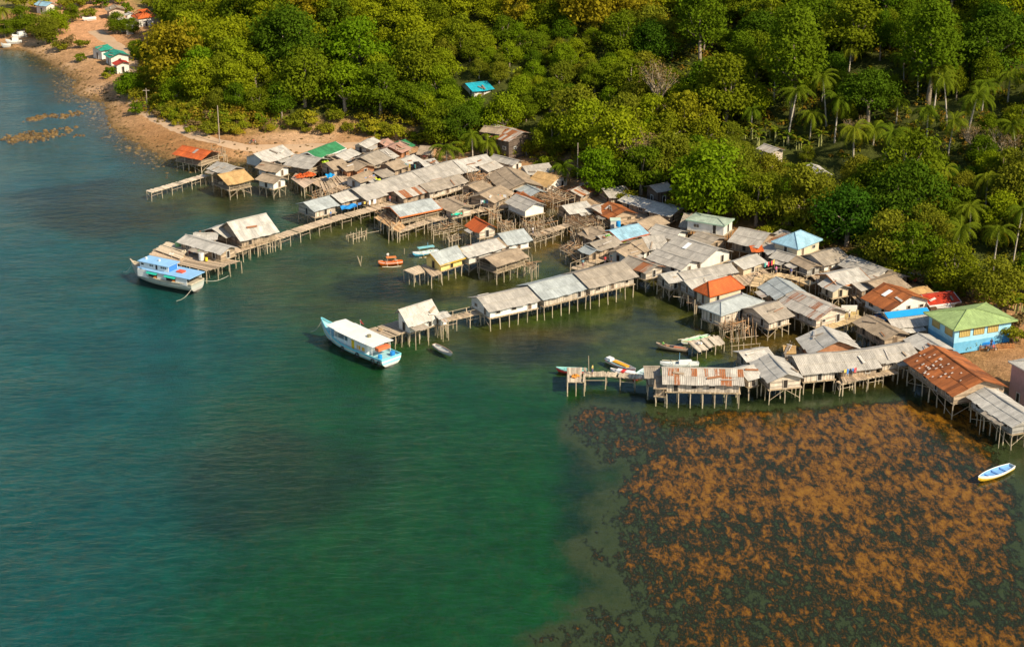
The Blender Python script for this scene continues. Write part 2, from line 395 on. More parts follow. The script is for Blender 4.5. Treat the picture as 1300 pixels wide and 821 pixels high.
bp=N(t,'ShaderNodeBump'); t.links.new(amp,bp.inputs['Strength']); bp.inputs['Distance'].default_value=1.0; t.links.new(hh,bp.inputs['Height'])
gl=N(t,'ShaderNodeBsdfGlossy'); gl.inputs['Roughness'].default_value=.07; t.links.new(bp.outputs[0],gl.inputs['Normal']); gl.inputs[0].default_value=(.70,.77,.74,1)
tp=N(t,'ShaderNodeBsdfTransparent'); tp.inputs[0].default_value=(.96,1,.95,1)
lw=N(t,'ShaderNodeLayerWeight'); lw.inputs[0].default_value=.5; t.links.new(bp.outputs[0],lw.inputs[1])
frv=mth(t,'ADD',mth(t,'MULTIPLY',mth(t,'POWER',lw.outputs['Facing'],5.0),.98),.02)
mx=N(t,'ShaderNodeMixShader'); t.links.new(frv,mx.inputs[0]); t.links.new(tp.outputs[0],mx.inputs[1]); t.links.new(gl.outputs[0],mx.inputs[2])
t.links.new(mx.outputs[0],out.inputs[0]); me.materials.append(m)
wo=bpy.data.objects.new('water',me); COL.objects.link(wo); wo['kind']='structure'
# ---------------------------------------------------------------- dirt road
def drape_road(pts,wd,name):
    L=[P(a,b,1.8) for a,b in pts]; c=[]
    for i in range(len(L)-1):
        n=max(2,int((L[i+1]-L[i]).length/1.0))
        for k in range(n): c.append(L[i].lerp(L[i+1],k/n))
    for _ in range(12):
        c=[c[0]]+[(c[i-1]+c[i]*2+c[i+1])/4 for i in range(1,len(c)-1)]+[c[-1]]
    v=[];f=[]
    for i,p in enumerate(c):
        d=(c[min(i+1,len(c)-1)]-c[max(i-1,0)]).normalized(); nn=Vector((-d.y,d.x,0)); w_=wd*(1+.12*math.sin(i*.7)+.1*math.sin(i*.23))
        for k in range(5):
            a=p+nn*w_*(k/4-.5); v.append((a.x,a.y,height(a.x,a.y)+.10-(.12 if k in(0,4) else 0)))
    for i in range(len(c)-1):
        for k in range(4): a=i*5+k; f.append((a,a+1,a+6,a+5))
    me=bpy.data.meshes.new(name); me.from_pydata(v,[],f); me.polygons.foreach_set('use_smooth',[True]*len(f))
    m,t,b=newmat(name); geo=N(t,'ShaderNodeNewGeometry').outputs['Position']; n1=noise(t,.5,6,.7,geo)
    t.links.new(mix(t,n1.outputs[0],(.36,.22,.11),(.62,.44,.28)),b.inputs['Base Color']); b.inputs['Roughness'].default_value=.95
    me.materials.append(m); o=bpy.data.objects.new(name,me); COL.objects.link(o); o['kind']='structure'
drape_road([(120,40),(165,70),(172,100),(172,125),(185,142),(215,158),(260,176),(310,186),(370,186),(430,184),(480,182)],4.2,'dirt_road')
# ---------------------------------------------------------------- buildings
PAL={'g':(.49,.445,.37),'w':(.58,.54,.46),'b':(.47,.50,.47),'t':(.38,.29,.195),'d':(.41,.345,.26),'s':(.54,.485,.40),'r':(.37,.115,.028),
 'o':(.62,.13,.025),'R':(.52,.045,.015),'G':(.05,.26,.10),'B':(.34,.56,.66),'T':(.02,.42,.52),'p':(.50,.30,.22),'y':(.34,.46,.17),
 'c':(.015,.26,.62),'n':(.52,.33,.14),'G2':(.03,.33,.22),'v':(.42,.50,.38)}
RUST={'g':.06,'w':.03,'b':.05,'s':.30,'r':.0,'o':.03,'d':.05}
WCOL={'wood':(.41,.31,.21),'pale':(.58,.49,.38),'white':(.68,.65,.57),'grey':(.36,.34,.30),'yellow':(.68,.52,.18),'lime':(.50,.55,.04),
 'blue':(.32,.60,.72),'brick':(.42,.20,.10),'pink':(.50,.30,.26),'cream':(.62,.52,.36),'dark':(.16,.12,.09)}
WOODC=(.46,.37,.25)
def roof_slope(mb,A,B,dn,style,rust=None,overs=.0):
    """rows of overlapping sheets between ridge A-B and the eave"""
    base=PAL[style]; ln=(B-A).length; u=(B-A)/ln; L=dn.length; d=dn/L; nrm=u.cross(d).normalized()
    if nrm.z<0: nrm=-nrm
    rr=RUST.get(style,.03) if rust is None else rust
    thatch=style in 'tn'
    sag=random.uniform(0,.13)
    n=max(2,round(ln/(.82 if not thatch else 1.2))); rows=1 if L<2.9 else (2 if L<5.5 else 3)
    for r in range(rows-1,-1,-1):
        v0=L*r/rows-(.12 if r else 0); v1=L*(r+1)/rows
        for i in range(n):
            s0=ln*i/n-.03; s1=ln*(i+1)/n+.03
            k=random.uniform(.84,1.10); rc=rr*.72+(.24 if random.random()<rr else 0)+random.uniform(0,.10)
            if style in 'o' and random.random()<.10: c=(.45,.40,.34,0.1)
            elif style=='r' : c=mulc(base,random.uniform(.6,1.45))+(random.uniform(0,.3),)
            else: c=mulc(base,k)+(min(rc,.9),)
            e=jit(.10) if r==rows-1 else 0
            off=nrm*(.03+.05*(rows-1-r)+random.uniform(0,.025))
            sk=jit(.03)
            p=[A+u*s0+d*(v0+(jit(.05) if r==0 else 0)),A+u*s1+d*v0,A+u*(s1+sk)+d*(v1+e),A+u*(s0+sk)+d*(v1+e+jit(.03))]
            p=[x+off for x in p]
            p=[x-Vector((0,0,sag*math.sin(PI*min(max(ss/ln,0),1)))) for x,ss in zip(p,(s0,s1,s1,s0))]
            th=nrm*(-.05 if not thatch else -.12)
            q_=[x+th for x in p]
            # top with uv: u along ridge, v down the slope
            mb.poly(p,c,[(s0,v0),(s1,v0),(s1,v1),(s0,v1)])
            dk=mulc(c[:3],.8)+(c[3],)
            mb.poly(q_[::-1],dk)
            for a in range(4):
                b2=(a+1)%4; mb.poly([p[b2],p[a],q_[a],q_[b2]],dk)
def solve_ridge(A,B,C,ze,pitch,wmax=None):
    tp=math.tan(R(pitch)); Cw=P(C[0],C[1],ze)
    def wd(zr):
        a=P(A[0],A[1],zr);b=P(B[0],B[1],zr); u=(b-a); u.z=0; u.normalize(); r=Cw-a; r.z=0
        perp=r-u*r.dot(u); return perp,a,b
    lo,hi=ze+.15,ze+4.2
    f=lambda z:(z-ze)-wd(z)[0].length*tp
    if f(lo)>0: z=lo
    elif f(hi)<0: z=hi
    else:
        for _ in range(30):
            mid=(lo+hi)/2
            if f(mid)<0: lo=mid
            else: hi=mid
        z=(lo+hi)/2
    perp,a,b=wd(z)
    if wmax and perp.length>wmax:
        perp=perp.normalized()*wmax; z2=ze+wmax*tp; cm=perp+(a+b)/2; a=a-Vector((0,0,0)); z=z2
    return perp,a,b,z
REPORT=[]
def wall_openings(t,a,b,z0,z1,nrm,wincol,door=True,nwin=None):
    """windows and doors, a few cm proud of the wall from a to b"""
    ln=(b-a).length; u=(b-a)/ln; H=z1-z0
    if H<1.1 or ln<1.6: return
    n=max(1,int(ln/2.6)) if nwin is None else nwin
    slots=[(i+.5)*ln/n for i in range(n)]
    di=random.randrange(n) if door and n>0 else -1
    for i,s_ in enumerate(slots):
        if i!=di and random.random()<.25 and nwin is None: continue
        c=a+u*s_+nrm*.06
        if i==di:
            w_,h_=.36,min(1.7,H-.12); zc=z0+h_/2+.03
        else: w_,h_=random.uniform(.35,.55),random.uniform(.22,.34); zc=z0+H*.56
        fr=MB(); fc=wincol
        c.z=zc
        hz=Vector((0,0,h_ if i!=di else h_/2)); 
        if i==di: hz=Vector((0,0,h_/2))
        else: hz=Vector((0,0,h_))
        for sx in (-1,1): fr.box(c+u*sx*w_,u*.05,nrm*.035,hz+Vector((0,0,.05)),fc)
        for sz in (-1,1): fr.box(c+Vector((0,0,sz*hz.z)),u*(w_-.05),nrm*.03,Vector((0,0,.045)),fc)
        pn=MB(); dc=(.035,.028,.022) if random.random()<.7 else (.16,.11,.07)
        if i==di:
            pn.box(c-nrm*.01,u*(w_-.05),nrm*.02,hz*.96,dc)
            o=fr.build('door',M['paint'],t); pn.build('door_panel',M['dark'],o)
        else:
            pn.box(c-nrm*.01,u*(w_-.05),nrm*.015,hz*.92,dc)
            if random.random()<.5: pn.box(c+nrm*.02,u*.03,nrm*.01,hz*.92,fc)
            o=fr.build('window',M['paint'],t); pn.build('pane',M['dark'],o)
def posts(t,pts,z0f,z1,r=.085,name='post',col=WOODC):
    for p in pts:
        mb=MB(); gz=min(height(p[0],p[1]),3)
        a=Vector((p[0]+jit(.12),p[1]+jit(.12),gz-.15)); b=Vector((p[0],p[1],z1)); m_=a.lerp(b,.5)+Vector((jit(.05),jit(.05),0))
        rr=r*random.uniform(.8,1.25)
        mb.tube([a,m_,b],[rr*1.1,rr,rr*.9],mulc(col,random.uniform(.7,1.25)),6); mb.build(name,M['wood'],t)
def house(name_label,A,B,C,style='g',wall='wood',ze=3.1,deck=None,pitch=18,back=.9,open_=False,rust=None,cat='house',
          nm='stilt_house',group='stilt houses of the village',wh=None,win=True,trim=None,brace=False,deckout=.0,door=True,skylight=False,ground=False,wmax=None,patch=0,strip=None):
    perp,a,b,zr=solve_ridge(A,B,C,ze,pitch,wmax)
    u=(b-a).normalized(); w1=perp.length
    REPORT.append((name_label[:40],round((b-a).length,1),round(w1,1),round(zr-ze,2),round(math.degrees(math.atan2(zr-ze,w1)))))
    if w1<.8: w1=.8
    f=Vector((perp.x,perp.y,0)).normalized(); w2=w1*back
    mid=(a+b)/2; cen=mid+f*(w1-w2)/2
    gz=height(cen.x,cen.y)
    if deck is None: deck=max(ze-1.45,gz+.25) if not ground else gz+.1
    if deck>ze-1.2 : deck=ze-1.5
    t=thing(nm,name_label,cat,(cen.x,cen.y,deck),group=group)
    rmat=M['thatch'] if style in ('t','n') else M['roof']
    mb=MB(); dz=zr-ze
    dn1=f*w1-Vector((0,0,dz)); dn2=-f*w2-Vector((0,0,dz*back))
    ra=Vector((a.x,a.y,zr))-u*.25; rb=Vector((b.x,b.y,zr))+u*.25
    dn1=dn1*(1+.30/dn1.length)
    roof_slope(mb,ra,rb,dn1,style,rust); roof_slope(mb,ra,rb,dn2,style,rust)
    ro=mb.build('roof',rmat,t)
    rc=MB(); capc=mulc(PAL[style],.85)+(.25 if style not in 'tnGo' else 0,)
    L_=(rb-ra).length
    rc.prism([ra-u*.08+f*.20+Vector((0,0,.03)),ra-u*.08+Vector((0,0,.15)),ra-u*.08-f*.20+Vector((0,0,.03))],u*(L_+.16),capc)
    rc.build('ridge_cap',rmat,ro)
    d1=dn1.normalized(); n1_=u.cross(d1).normalized(); n1_=n1_ if n1_.z>0 else -n1_
    if patch:
        for k in range(patch):
            rr_=.25+.16*(k%5)+jit(.03); pk=MB(); pk.box(ra+u*L_*random.uniform(.08,.92)+dn1*rr_+n1_*.17,u*random.uniform(.08,.14),d1*random.uniform(.10,.2),n1_*.012,(.68,.60,.50)); pk.build('roof_patch',M['paint'],ro)
    if not ground and not open_ and w1<3.6 and random.random()<.38 and group=='stilt houses of the village':
        s0=random.uniform(.02,.45); s1=s0+random.uniform(.35,.5); lm=MB(); st2=random.choice(['t','d','g','s','w'])
        e0=ra+u*L_*s0+dn1+Vector((0,0,-.16))-f*.25; e1=ra+u*L_*s1+dn1+Vector((0,0,-.16))-f*.25
        dp=random.uniform(.9,1.5); roof_slope(lm,e0,e1,f*dp-Vector((0,0,.22)),st2); lm.build('lean_to_roof',M['roof'],t)
        for ee in (e0,e1):
            pp=ee+f*(dp-.15); pm=MB(); pm.tube([(pp.x,pp.y,height(pp.x,pp.y)-.1),(pp.x,pp.y,ee.z-.22)],.06,WOODC,5); pm.build('post',M['wood'],t)
    if not open_ and random.random()<.5:
        for _ in range(random.randrange(1,4)):
            bm_=MB(); dnx=random.choice((dn1,dn1,dn2)); dq=dnx.normalized(); nq=u.cross(dq).normalized(); nq=nq if nq.z>0 else -nq
            cq=ra+u*L_*random.uniform(.15,.85)+dnx*random.uniform(.3,.8)+nq*.2; an=jit(.5)+random.choice((0,PI/2)); e_=(u*math.cos(an)+dq*math.sin(an)); o_=nq.cross(e_)
            bm_.box(cq,e_*random.uniform(.5,1.3),o_*random.uniform(.04,.22),nq*.03,random.choice([(.34,.26,.18),(.30,.13,.06),(.55,.50,.43),(.22,.18,.14)])); bm_.build('roof_batten',M['wood'],ro)
    if strip:
        pk=MB(); pk.box(ra+u*L_*.5+dn1*.2+n1_*.18,u*L_*.49,dn1*.19,n1_*.02,strip); pk.build('blue_roof_sheet',M['paint'],ro)
    if skylight:
        sk=MB(); p0=ra+u*L_*.4+dn1*.35; d_=dn1.normalized(); nn=u.cross(d_).normalized(); nn=nn if nn.z>0 else -nn
        sk.box(p0+nn*.13,u*.45,d_*.9,nn*.015,(.8,.82,.8)); sk.build('skylight',M['paint'],ro)
    if trim:
        tm=MB()
        e1=ra+dn1; e2=rb+dn1
        tm.box((e1+e2)/2+Vector((0,0,-.04)),u*(L_/2+.1),f*.04,Vector((0,0,.12)),trim)
        for pp in (ra,rb):
            s_=-1 if pp is ra else 1
            for dn in (dn1,dn2):
                c_=pp+dn/2+u*s_*.10+Vector((0,0,-.02)); d_=dn.normalized(); nn=u.cross(d_)
                tm.box(c_,d_*dn.length/2,u*.03,Vector((0,0,.11)),trim)
        tm.build('fascia',M['paint'],t)
    # body
    ins=.35 if w1>2 else .2; A0=Vector((a.x,a.y,0))+u*.4; B0=Vector((b.x,b.y,0))-u*.4
    if (B0-A0).length<1: A0=Vector((a.x,a.y,0)); B0=Vector((b.x,b.y,0))
    f1=f*(w1-ins); f2=-f*(w2-ins*.8)
    tz=lambda dist,ww: zr-dz*(dist/w1)-.14     # underside of the roof
    wc=WCOL[wall]; wm=M['plaster'] if wall in ('white','cream','pink','blue','yellow','lime') and not wall=='pale' else M['plank']
    cor=[A0+f1,B0+f1,B0+f2,A0+f2]
    zt1=tz(w1-ins,w1); zt2=tz((w2-ins*.8),w1)
    camv=Vector((0,0,0))-Vector((cen.x,cen.y,0)); camv.normalize()
    if not open_:
        mb=MB(); th=.09
        def v(p,z): return Vector((p.x,p.y,z))
        kk=lambda: wc
        def varied(c): return mulc(c,random.uniform(.88,1.12))
        mb.prism([v(cor[0],deck),v(cor[1],deck),v(cor[1],zt1),v(cor[0],zt1)],-f*th,varied(wc))
        mb.prism([v(cor[3],deck),v(cor[2],deck),v(cor[2],zt2),v(cor[3],zt2)],f*th,varied(wc))
        for s_,E in ((0,A0),(1,B0)):
            off=u*(.02 if s_==0 else -.02)
            pc=[v(E+f1-f*th*1.1,deck),v(E+f1-f*th*1.1,zt1),v(E,zr-.15),v(E+f2+f*th*1.1,zt2),v(E+f2+f*th*1.1,deck)]
            mb.prism([x+off for x in pc],u*(th if s_==0 else -th),varied(wc))
        mb.build('wall',wm,t)
        wcol=mulc(wc,.75) if random.random()<.6 else (.5,.48,.42)
        if win and not ground:
            if f.dot(camv)>.15: wall_openings(t,v(cor[0],deck),v(cor[1],deck),deck,zt1,f,wcol,door)
            if u.dot(camv)>.2: wall_openings(t,v(cor[1],deck),v(cor[2],deck),deck,min(zt1,zt2),u,wcol,door)
            if (-u).dot(camv)>.2: wall_openings(t,v(cor[0],deck),v(cor[3],deck),deck,min(zt1,zt2),-u,wcol,door)
        elif win:
            if f.dot(camv)>.15: wall_openings(t,v(cor[0],deck),v(cor[1],deck),deck,zt1,f,(.6,.6,.55),door)
            if u.dot(camv)>.2: wall_openings(t,v(cor[1],deck),v(cor[2],deck),deck,min(zt1,zt2),u,(.6,.6,.55),door)
            if (-u).dot(camv)>.2: wall_openings(t,v(cor[0],deck),v(cor[3],deck),deck,min(zt1,zt2),-u,(.6,.6,.55),door)
    else:
        nn=max(2,round((B0-A0).length/2.6)+1)
        for i in range(nn):
            e=A0.lerp(B0,i/(nn-1))
            for ff,zt in ((f1,zt1),(f2,zt2)):
                mb=MB(); mb.tube([Vector((e.x+ff.x,e.y+ff.y,deck-.1)),Vector((e.x+ff.x+jit(.04),e.y+ff.y,zt))],.07,mulc(WOODC,random.uniform(.8,1.2)),5); mb.build('pillar',M['wood'],t)
        rl=MB()
        for hh in (.5,.95):
            for i in range(4):
                p0=cor[i];p1=cor[(i+1)%4]
                rl.tube([Vector((p0.x,p0.y,deck+hh)),Vector((p1.x,p1.y,deck+hh+jit(.05)))],.04,WOODC,4)
        nb=int((B0-A0).length/.35)
        for i in range(nb):
            e=A0.lerp(B0,(i+.5)/nb)+f1; rl.tube([Vector((e.x,e.y,deck)),Vector((e.x,e.y,deck+.95))],.028,mulc(WOODC,random.uniform(.7,1.2)),4)
        rl.build('railing',M['wood'],t)
        # half-height back wall so that it does not read as empty
        bw=MB(); bw.prism([Vector((cor[3].x,cor[3].y,deck)),Vector((cor[2].x,cor[2].y,deck)),Vector((cor[2].x,cor[2].y,zt2)),Vector((cor[3].x,cor[3].y,zt2))],f*.08,mulc(WCOL['wood'],.8)); bw.build('wall',M['plank'],t)
        for _ in range(3):
            k=random.random(); e=A0.lerp(B0,.15+.7*k)+f1*random.uniform(-.5,.5)
            cr=MB(); cr.abox(e.x-.5,e.x+.5,e.y-.4,e.y+.4,deck+.02,deck+random.uniform(.5,1.1),mulc(random.choice([(.5,.4,.28),(.3,.24,.18),(.42,.36,.3)]),1)); cr.build('counter',M['wood'],t)
    # floor of boards
    if not ground:
        mb=MB(); ext=.25+deckout; W=w1+w2; c0=A0-u*ext+f*(w1-ins+.15+deckout); n=max(3,int(((B0-A0).length+2*ext)/.35)); lnn=(B0-A0).length+2*ext
        for i in range(n):
            x=c0+u*(lnn*(i+.5)/n); p1=x+f*random.uniform(0,.18); p2=x-f*(W-ins*1.6+.3+deckout+random.uniform(0,.1))
            mb.box(((p1+p2)/2).to_3d()+Vector((0,0,deck-.07+random.uniform(-.01,.01))),u*(lnn/n*.46),f*((p1-p2).length/2),Vector((0,0,.035)),mulc((.40,.31,.20),random.uniform(.7,1.25)))
        mb.build('floor',M['wood'],t)
        bm=MB()
        for ff in (f1,f*((w1-w2)/2),f2):
            p0=A0+ff-u*ext; p1=B0+ff+u*ext; bm.tube([Vector((p0.x,p0.y,deck-.2)),Vector((p1.x,p1.y,deck-.2))],.075,WOODC,5)
        bm.build('floor_beam',M['wood'],t)
        pl=[]; nn=min(7,max(2,round((B0-A0).length/1.7)+1))
        for i in range(nn):
            e=A0.lerp(B0,i/(nn-1))
            for ff in ((f1,f2) if w1+w2<3.6 else (f1,f*((w1-w2)/2),f2)): pl.append((e.x+ff.x,e.y+ff.y))
        posts(t,pl,0,deck-.12)
        if brace or random.random()<.35:
            br=MB()
            for (p0,p1) in ((cor[0],cor[1]),(cor[1],cor[2]),(cor[0],cor[3])):
                if random.random()<.25: continue
                m_=p0.lerp(p1,.5)
                br.tube([Vector((p0.x,p0.y,.2)),Vector((m_.x,m_.y,deck-.2))],.04,WOODC,4)
                br.tube([Vector((p1.x,p1.y,.2)),Vector((m_.x,m_.y,deck-.2))],.04,WOODC,4)
            br.build('brace',M['wood'],t)
    return t
def hip_house(label,FL,BL,FR,ze,rise,style,wall,deck=None,nm='stilt_house',cat='house',over=.45,wallfn=None,ridge_f=.5,group='stilt houses of the village',band=None,ground=False,nwin=None,fc=None):
    a=P(*FL,ze); l=P(*BL,ze); r=P(*FR,ze)
    u=(r-a); v=(l-a); lu=u.length; u.normalize(); v=v-u*v.dot(u); lv=v.length; v.normalize()
    cen=a+u*lu/2+v*lv/2
    REPORT.append((label[:40],round(lu,1),round(lv,1),rise,0))
    gz=height(cen.x,cen.y)
    if deck is None: deck=max(ze-2.0,gz+.3)
    if ground: deck=gz-.2
    t=thing(nm,label,cat,(cen.x,cen.y,deck),group=group)
    cs=[a,a+u*lu,a+u*lu+v*lv,a+v*lv]
    if lu>=lv:
        h=lv/2; r1=a+u*h*ridge_f*2+v*lv/2; r2=a+u*(lu-h*ridge_f*2)+v*lv/2
        tri=[(cs[3],cs[0],r1),(cs[1],cs[2],r2)]; quads=[(cs[0],cs[1],r2,r1),(cs[2],cs[3],r1,r2)]
    else:
        h=lu/2; r1=a+v*h*ridge_f*2+u*lu/2; r2=a+v*(lv-h*ridge_f*2)+u*lu/2
        tri=[(cs[0],cs[1],r1),(cs[2],cs[3],r2)]; quads=[(cs[3],cs[0],r1,r2),(cs[1],cs[2],r2,r1)]
    up=Vector((0,0,rise)); mb=MB(); c=PAL[style]+(RUST.get(style,.02),)
    for qd in quads:
        A_,B_,C_,D_=qd[0],qd[1],qd[2]+up,qd[3]+up
        n=max(2,int((B_-A_).length/1.0))
        for i in range(n):
            k0,k1=i/n,(i+1)/n; cc=mulc(c[:3],random.uniform(.93,1.06))+(c[3],)
            p=[A_.lerp(B_,k0),A_.lerp(B_,k1),D_.lerp(C_,k1),D_.lerp(C_,k0)]
            mb.prism(p,(0,0,-.07),cc)
    for T in tri: mb.prism([T[0],T[1],T[2]+up],(0,0,-.07),mulc(c[:3],1.0)+(c[3],))
    ro=mb.build('roof',M['roof'],t)
    cap=MB(); r1u=r1+up;r2u=r2+up; cc=mulc(c[:3],.9)+(0,)
    for s_,e in ((r1u,r2u),(cs[0],r1u if (r1-cs[0]).length<(r2-cs[0]).length else r2u),(cs[3],r1u if (r1-cs[3]).length<(r2-cs[3]).length else r2u),(cs[1],r2u if (r2-cs[1]).length<(r1-cs[1]).length else r1u),(cs[2],r2u if (r2-cs[2]).length<(r1-cs[2]).length else r1u)):
        cap.tube([s_+Vector((0,0,.02)),e+Vector((0,0,.04))],.09,cc,6)
    cap.build('ridge_cap',M['roof'],ro)
    fa=MB(); fcc=fc or mulc(c[:3],.9)
    for i in range(4):
        p0,p1=cs[i],cs[(i+1)%4]; d=(p1-p0).normalized(); o=Vector((d.y,-d.x,0))
        fa.box((p0+p1)/2+Vector((0,0,-.10)),d*((p1-p0).length/2),o*.03,Vector((0,0,.09)),fcc)
    fa.build('fascia',M['paint'],t)
    wc=[a+u*over+v*over,a+u*(lu-over)+v*over,a+u*(lu-over)+v*(lv-over),a+u*over+v*(lv-over)]
    wmat=M['plaster'] if wall in ('white','cream','pink','blue','yellow') else M['plank']
    mb=MB(); bands=[(deck,ze-.12,WCOL[wall])] if not band else [(deck,deck+(ze-deck)*band[0],band[1]),(deck+(ze-deck)*band[0]+.003,ze-.12,WCOL[wall])]
    for z0,z1,cc in bands:
        for i in range(4):
            p0,p1=wc[i],wc[(i+1)%4]; d=(p1-p0).normalized(); o=Vector((-d.y,d.x,0)); e=d*(.1 if i%2 else 0)
            mb.prism([Vector((p0.x,p0.y,z0))+e,Vector((p1.x,p1.y,z0))-e,Vector((p1.x,p1.y,z1))-e,Vector((p0.x,p0.y,z1))+e],o*.1,cc)
    mb.build('wall',wmat,t)
    camv=(-cen); camv.z=0; camv.normalize()
    for i in range(4):
        p0,p1=wc[i],wc[(i+1)%4]; d=(p1-p0).normalized(); o=Vector((d.y,-d.x,0))
        if o.dot(camv)>.15 and wallfn is None: wall_openings(t,Vector((p0.x,p0.y,deck)),Vector((p1.x,p1.y,deck)),deck,ze-.15,o,(.6,.58,.5),nwin=nwin)
    if wallfn: wallfn(t,wc,deck,ze)
    if not ground:
        fl=MB(); fl.prism([Vector((p.x,p.y,deck-.12)) for p in [wc[0]-u*.3-v*.3,wc[1]+u*.3-v*.3,wc[2]+u*.3,wc[3]-u*.3]],(0,0,.11),(.34,.27,.18)); fl.build('floor',M['wood'],t)
        pl=[]
        for i in range(4):
            for j in range(3):
                pp=wc[0].lerp(wc[1],i/3)+ (wc[3]-wc[0])*(j/2); pl.append((pp.x,pp.y))
        posts(t,pl,0,deck-.12)
    return t
HH=lambda lab,c,ax,ay,bx,by,cx,cy,style='g',wall='wood',**k: house(lab,q(c,ax,ay),q(c,bx,by),q(c,cx,cy),style,wall,**k)
# ---------------------------------------------------------------- the houses, read off the photograph roof by roof
HH('open stilt pavilion with bright orange roof, farthest left at the dirt shore','C2',425,232,605,268,330,278,'o','wood',open_=True,brace=True,cat='pavilion',nm='stilt_pavilion')
HH('small stilt hut with pale grey roof beside the orange roofed pavilion','C2',650,338,765,372,548,370,'g','wood',brace=True)
HH('stilt hut with sagging straw coloured thatch beside the long wooden ramp','C2',655,420,812,387,700,487,'n','wood',open_=True,brace=True)
HH('white gabled house with broad pale grey roof nearest the dirt road','E8',228,155,575,50,402,257,'w','white',pitch=20)
HH('white stilt house with brown roof just below the broad pale grey roof','E8',345,252,598,308,274,334,'t','white')
HH('white stilt house with brown roof standing lowest over the water on crossed posts','E8',345,402,562,455,275,478,'t','white',brace=True)
HH('open sided house with low grey hipped roof in front of the green roof','E8',760,162,1068,215,578,280,'g','brick',pitch=16,open_=True)
HH('large house with green sheet roof edged in white near the bank','E8',915,130,1245,5,1070,200,'G','pink',pitch=20,trim=(.75,.75,.7))
HH('house with whitish grey roof joined to the green roofed house','E2',65,325,250,240,165,392,'w','pale')
HH('shabby hut with mottled brown thatch above the blue tarpaulin','E2',-60,420,130,375,50,500,'t','pale')
HH('tall pale block house with grey roof backing on to the bare bank','E2',362,180,530,100,460,216,'w','pale',ze=4.3)
HH('broad brown grey roofed house in the middle of the northern cluster','E2',385,352,600,262,500,470,'d','wood')
HH('narrow house with light grey roof right of the broad brown grey roof','E2',630,262,700,238,740,372,'g','pale',pitch=18)
HH('shed with faded pink roof nearest the bank','E2',610,150,715,115,640,242,'p','brick',pitch=18,rust=.2)
HH('long shed with faded pink roof beside a small green roof','E2',745,215,870,157,850,306,'p','brick',pitch=16)
HH('small shed with plain green roof at the back of the northern cluster','E2',870,152,935,127,990,216,'G','wood',pitch=18)
HH('brown roofed hut at the right end of the northern cluster by the palms','E2',1150,205,1285,215,1060,300,'t','wood')
HH('brown roofed hut in the row directly above the long market roof','E2',700,430,865,380,830,502,'t','wood')
HH('light grey roofed hut wedged between brown roofs above the long market roof','E2',880,385,1045,320,972,446,'w','wood')
HH('pale metal roofed shed touching the back of the long market roof','E2',1130,400,1300,368,1110,500,'w','pale',pitch=16)
HH('little brown roofed hut with orange gable','E2',330,385,455,442,250,478,'t','brick')
HH('white walled hut with brown roof nearest the seaward end of the market','E2',268,600,482,520,350,672,'t','white')
# the long market on the first pier
HH('open seaward shed of the first pier with bluish roof','C3',85,602,238,562,140,660,'b','pale',brace=True,group='long market hall')
HH('second section of the market hall roof from the sea, light grey','C3',265,553,405,514,318,602,'w','wood',group='long market hall')
HH('long smooth grey section of the market hall behind the rusty annex','C3',400,515,790,402,490,585,'g','wood',group='long market hall',rust=.01)
HH('middle section of the market hall with ribbed grey roof','C3',790,400,1075,322,862,478,'g','wood',group='long market hall',rust=.02)
HH('market annex with rust streaked roof','C3',675,530,830,488,727,573,'s','wood',rust=.5,group='long market hall')
HH('market annex with plank wall and long plain grey roof','C3',840,488,1088,420,887,537,'d','pale',group='long market hall')
HH('landward end of the market hall under a wide pale roof','C3',1060,332,1262,290,1150,402,'w','wood',group='long market hall')
HH('open timber shed with bluish roof and orange fascia beside the walkway','C3',650,630,905,578,712,692,'b','wood',open_=True,trim=(.62,.17,.04),brace=True,cat='shed',nm='open_shed',pitch=16)
HH('small tan hut with green bottom boards beside the open orange trimmed shed','C3',1012,572,1118,622,955,618,'t','pale')
# head of the first pier
HH('long plank house with pale roof on the head of the first pier','C4',447,350,724,428,405,398,'w','wood',ze=3.3,brace=True,pitch=18)
HH('low shed with pale roof behind the long plank house on the pier head','C4',500,340,645,338,585,378,'w','wood',pitch=12)
HH('small gabled shed with pale roof next to the large grey roof on the pier','C4',618,310,706,278,696,368,'w','wood',open_=True)
HH('large grey roofed house on the first pier with one rust patch','C4',716,268,955,212,820,378,'w','wood',ze=3.4,brace=True,pitch=30,rust=.02)
# middle cluster
HH('white gabled house with grey roof behind the market by the palms','E1',680,165,985,238,575,210,'g','white')
HH('house with rust lined pale roof touching the end of the market','E1',490,310,670,245,650,352,'s','pale',rust=.22)
HH('house with low grey roof at the foot of the bushes, behind the tan thatch','E3',245,115,552,75,322,216,'g','white',pitch=20)
HH('house with bright tan thatch and white gable','E3',440,180,700,238,300,315,'n','white')
HH('large brown roofed house in the centre between market and tan thatch','E1',830,322,1065,510,690,520,'t','wood',pitch=18)
HH('brown roofed hut with a washing line beneath it','E1',500,675,745,560,720,742,'t','wood')
HH('hut with bright grey roof below the tan thatch','E1',1062,532,1250,622,955,602,'b','wood')
HH('tall stilt house with white plank gable and dark side on crossed posts','E3',162,470,406,572,35,572,'g','white',ze=3.4,brace=True,pitch=22,win=False)
HH('small plank hut with vivid orange roof beside the walkway','E7',440,258,602,345,316,356,'o','pale',pitch=30)
HH('white walled stilt house with grey roof landward of the yellow house','E7',735,470,1030,410,850,605,'b','white',pitch=20)
HH('hut with whitish roof and dark left wall in the middle of the pole frames','E3',745,615,1030,560,850,712,'w','wood')
HH('shed with boldly rust striped roof below the tall trees','E3',850,420,1130,283,980,485,'s','wood',rust=.6)
HH('gabled house with solid red brown roof in the middle of the village','D1',470,172,600,238,348,235,'r','wood',rust=0,pitch=20)
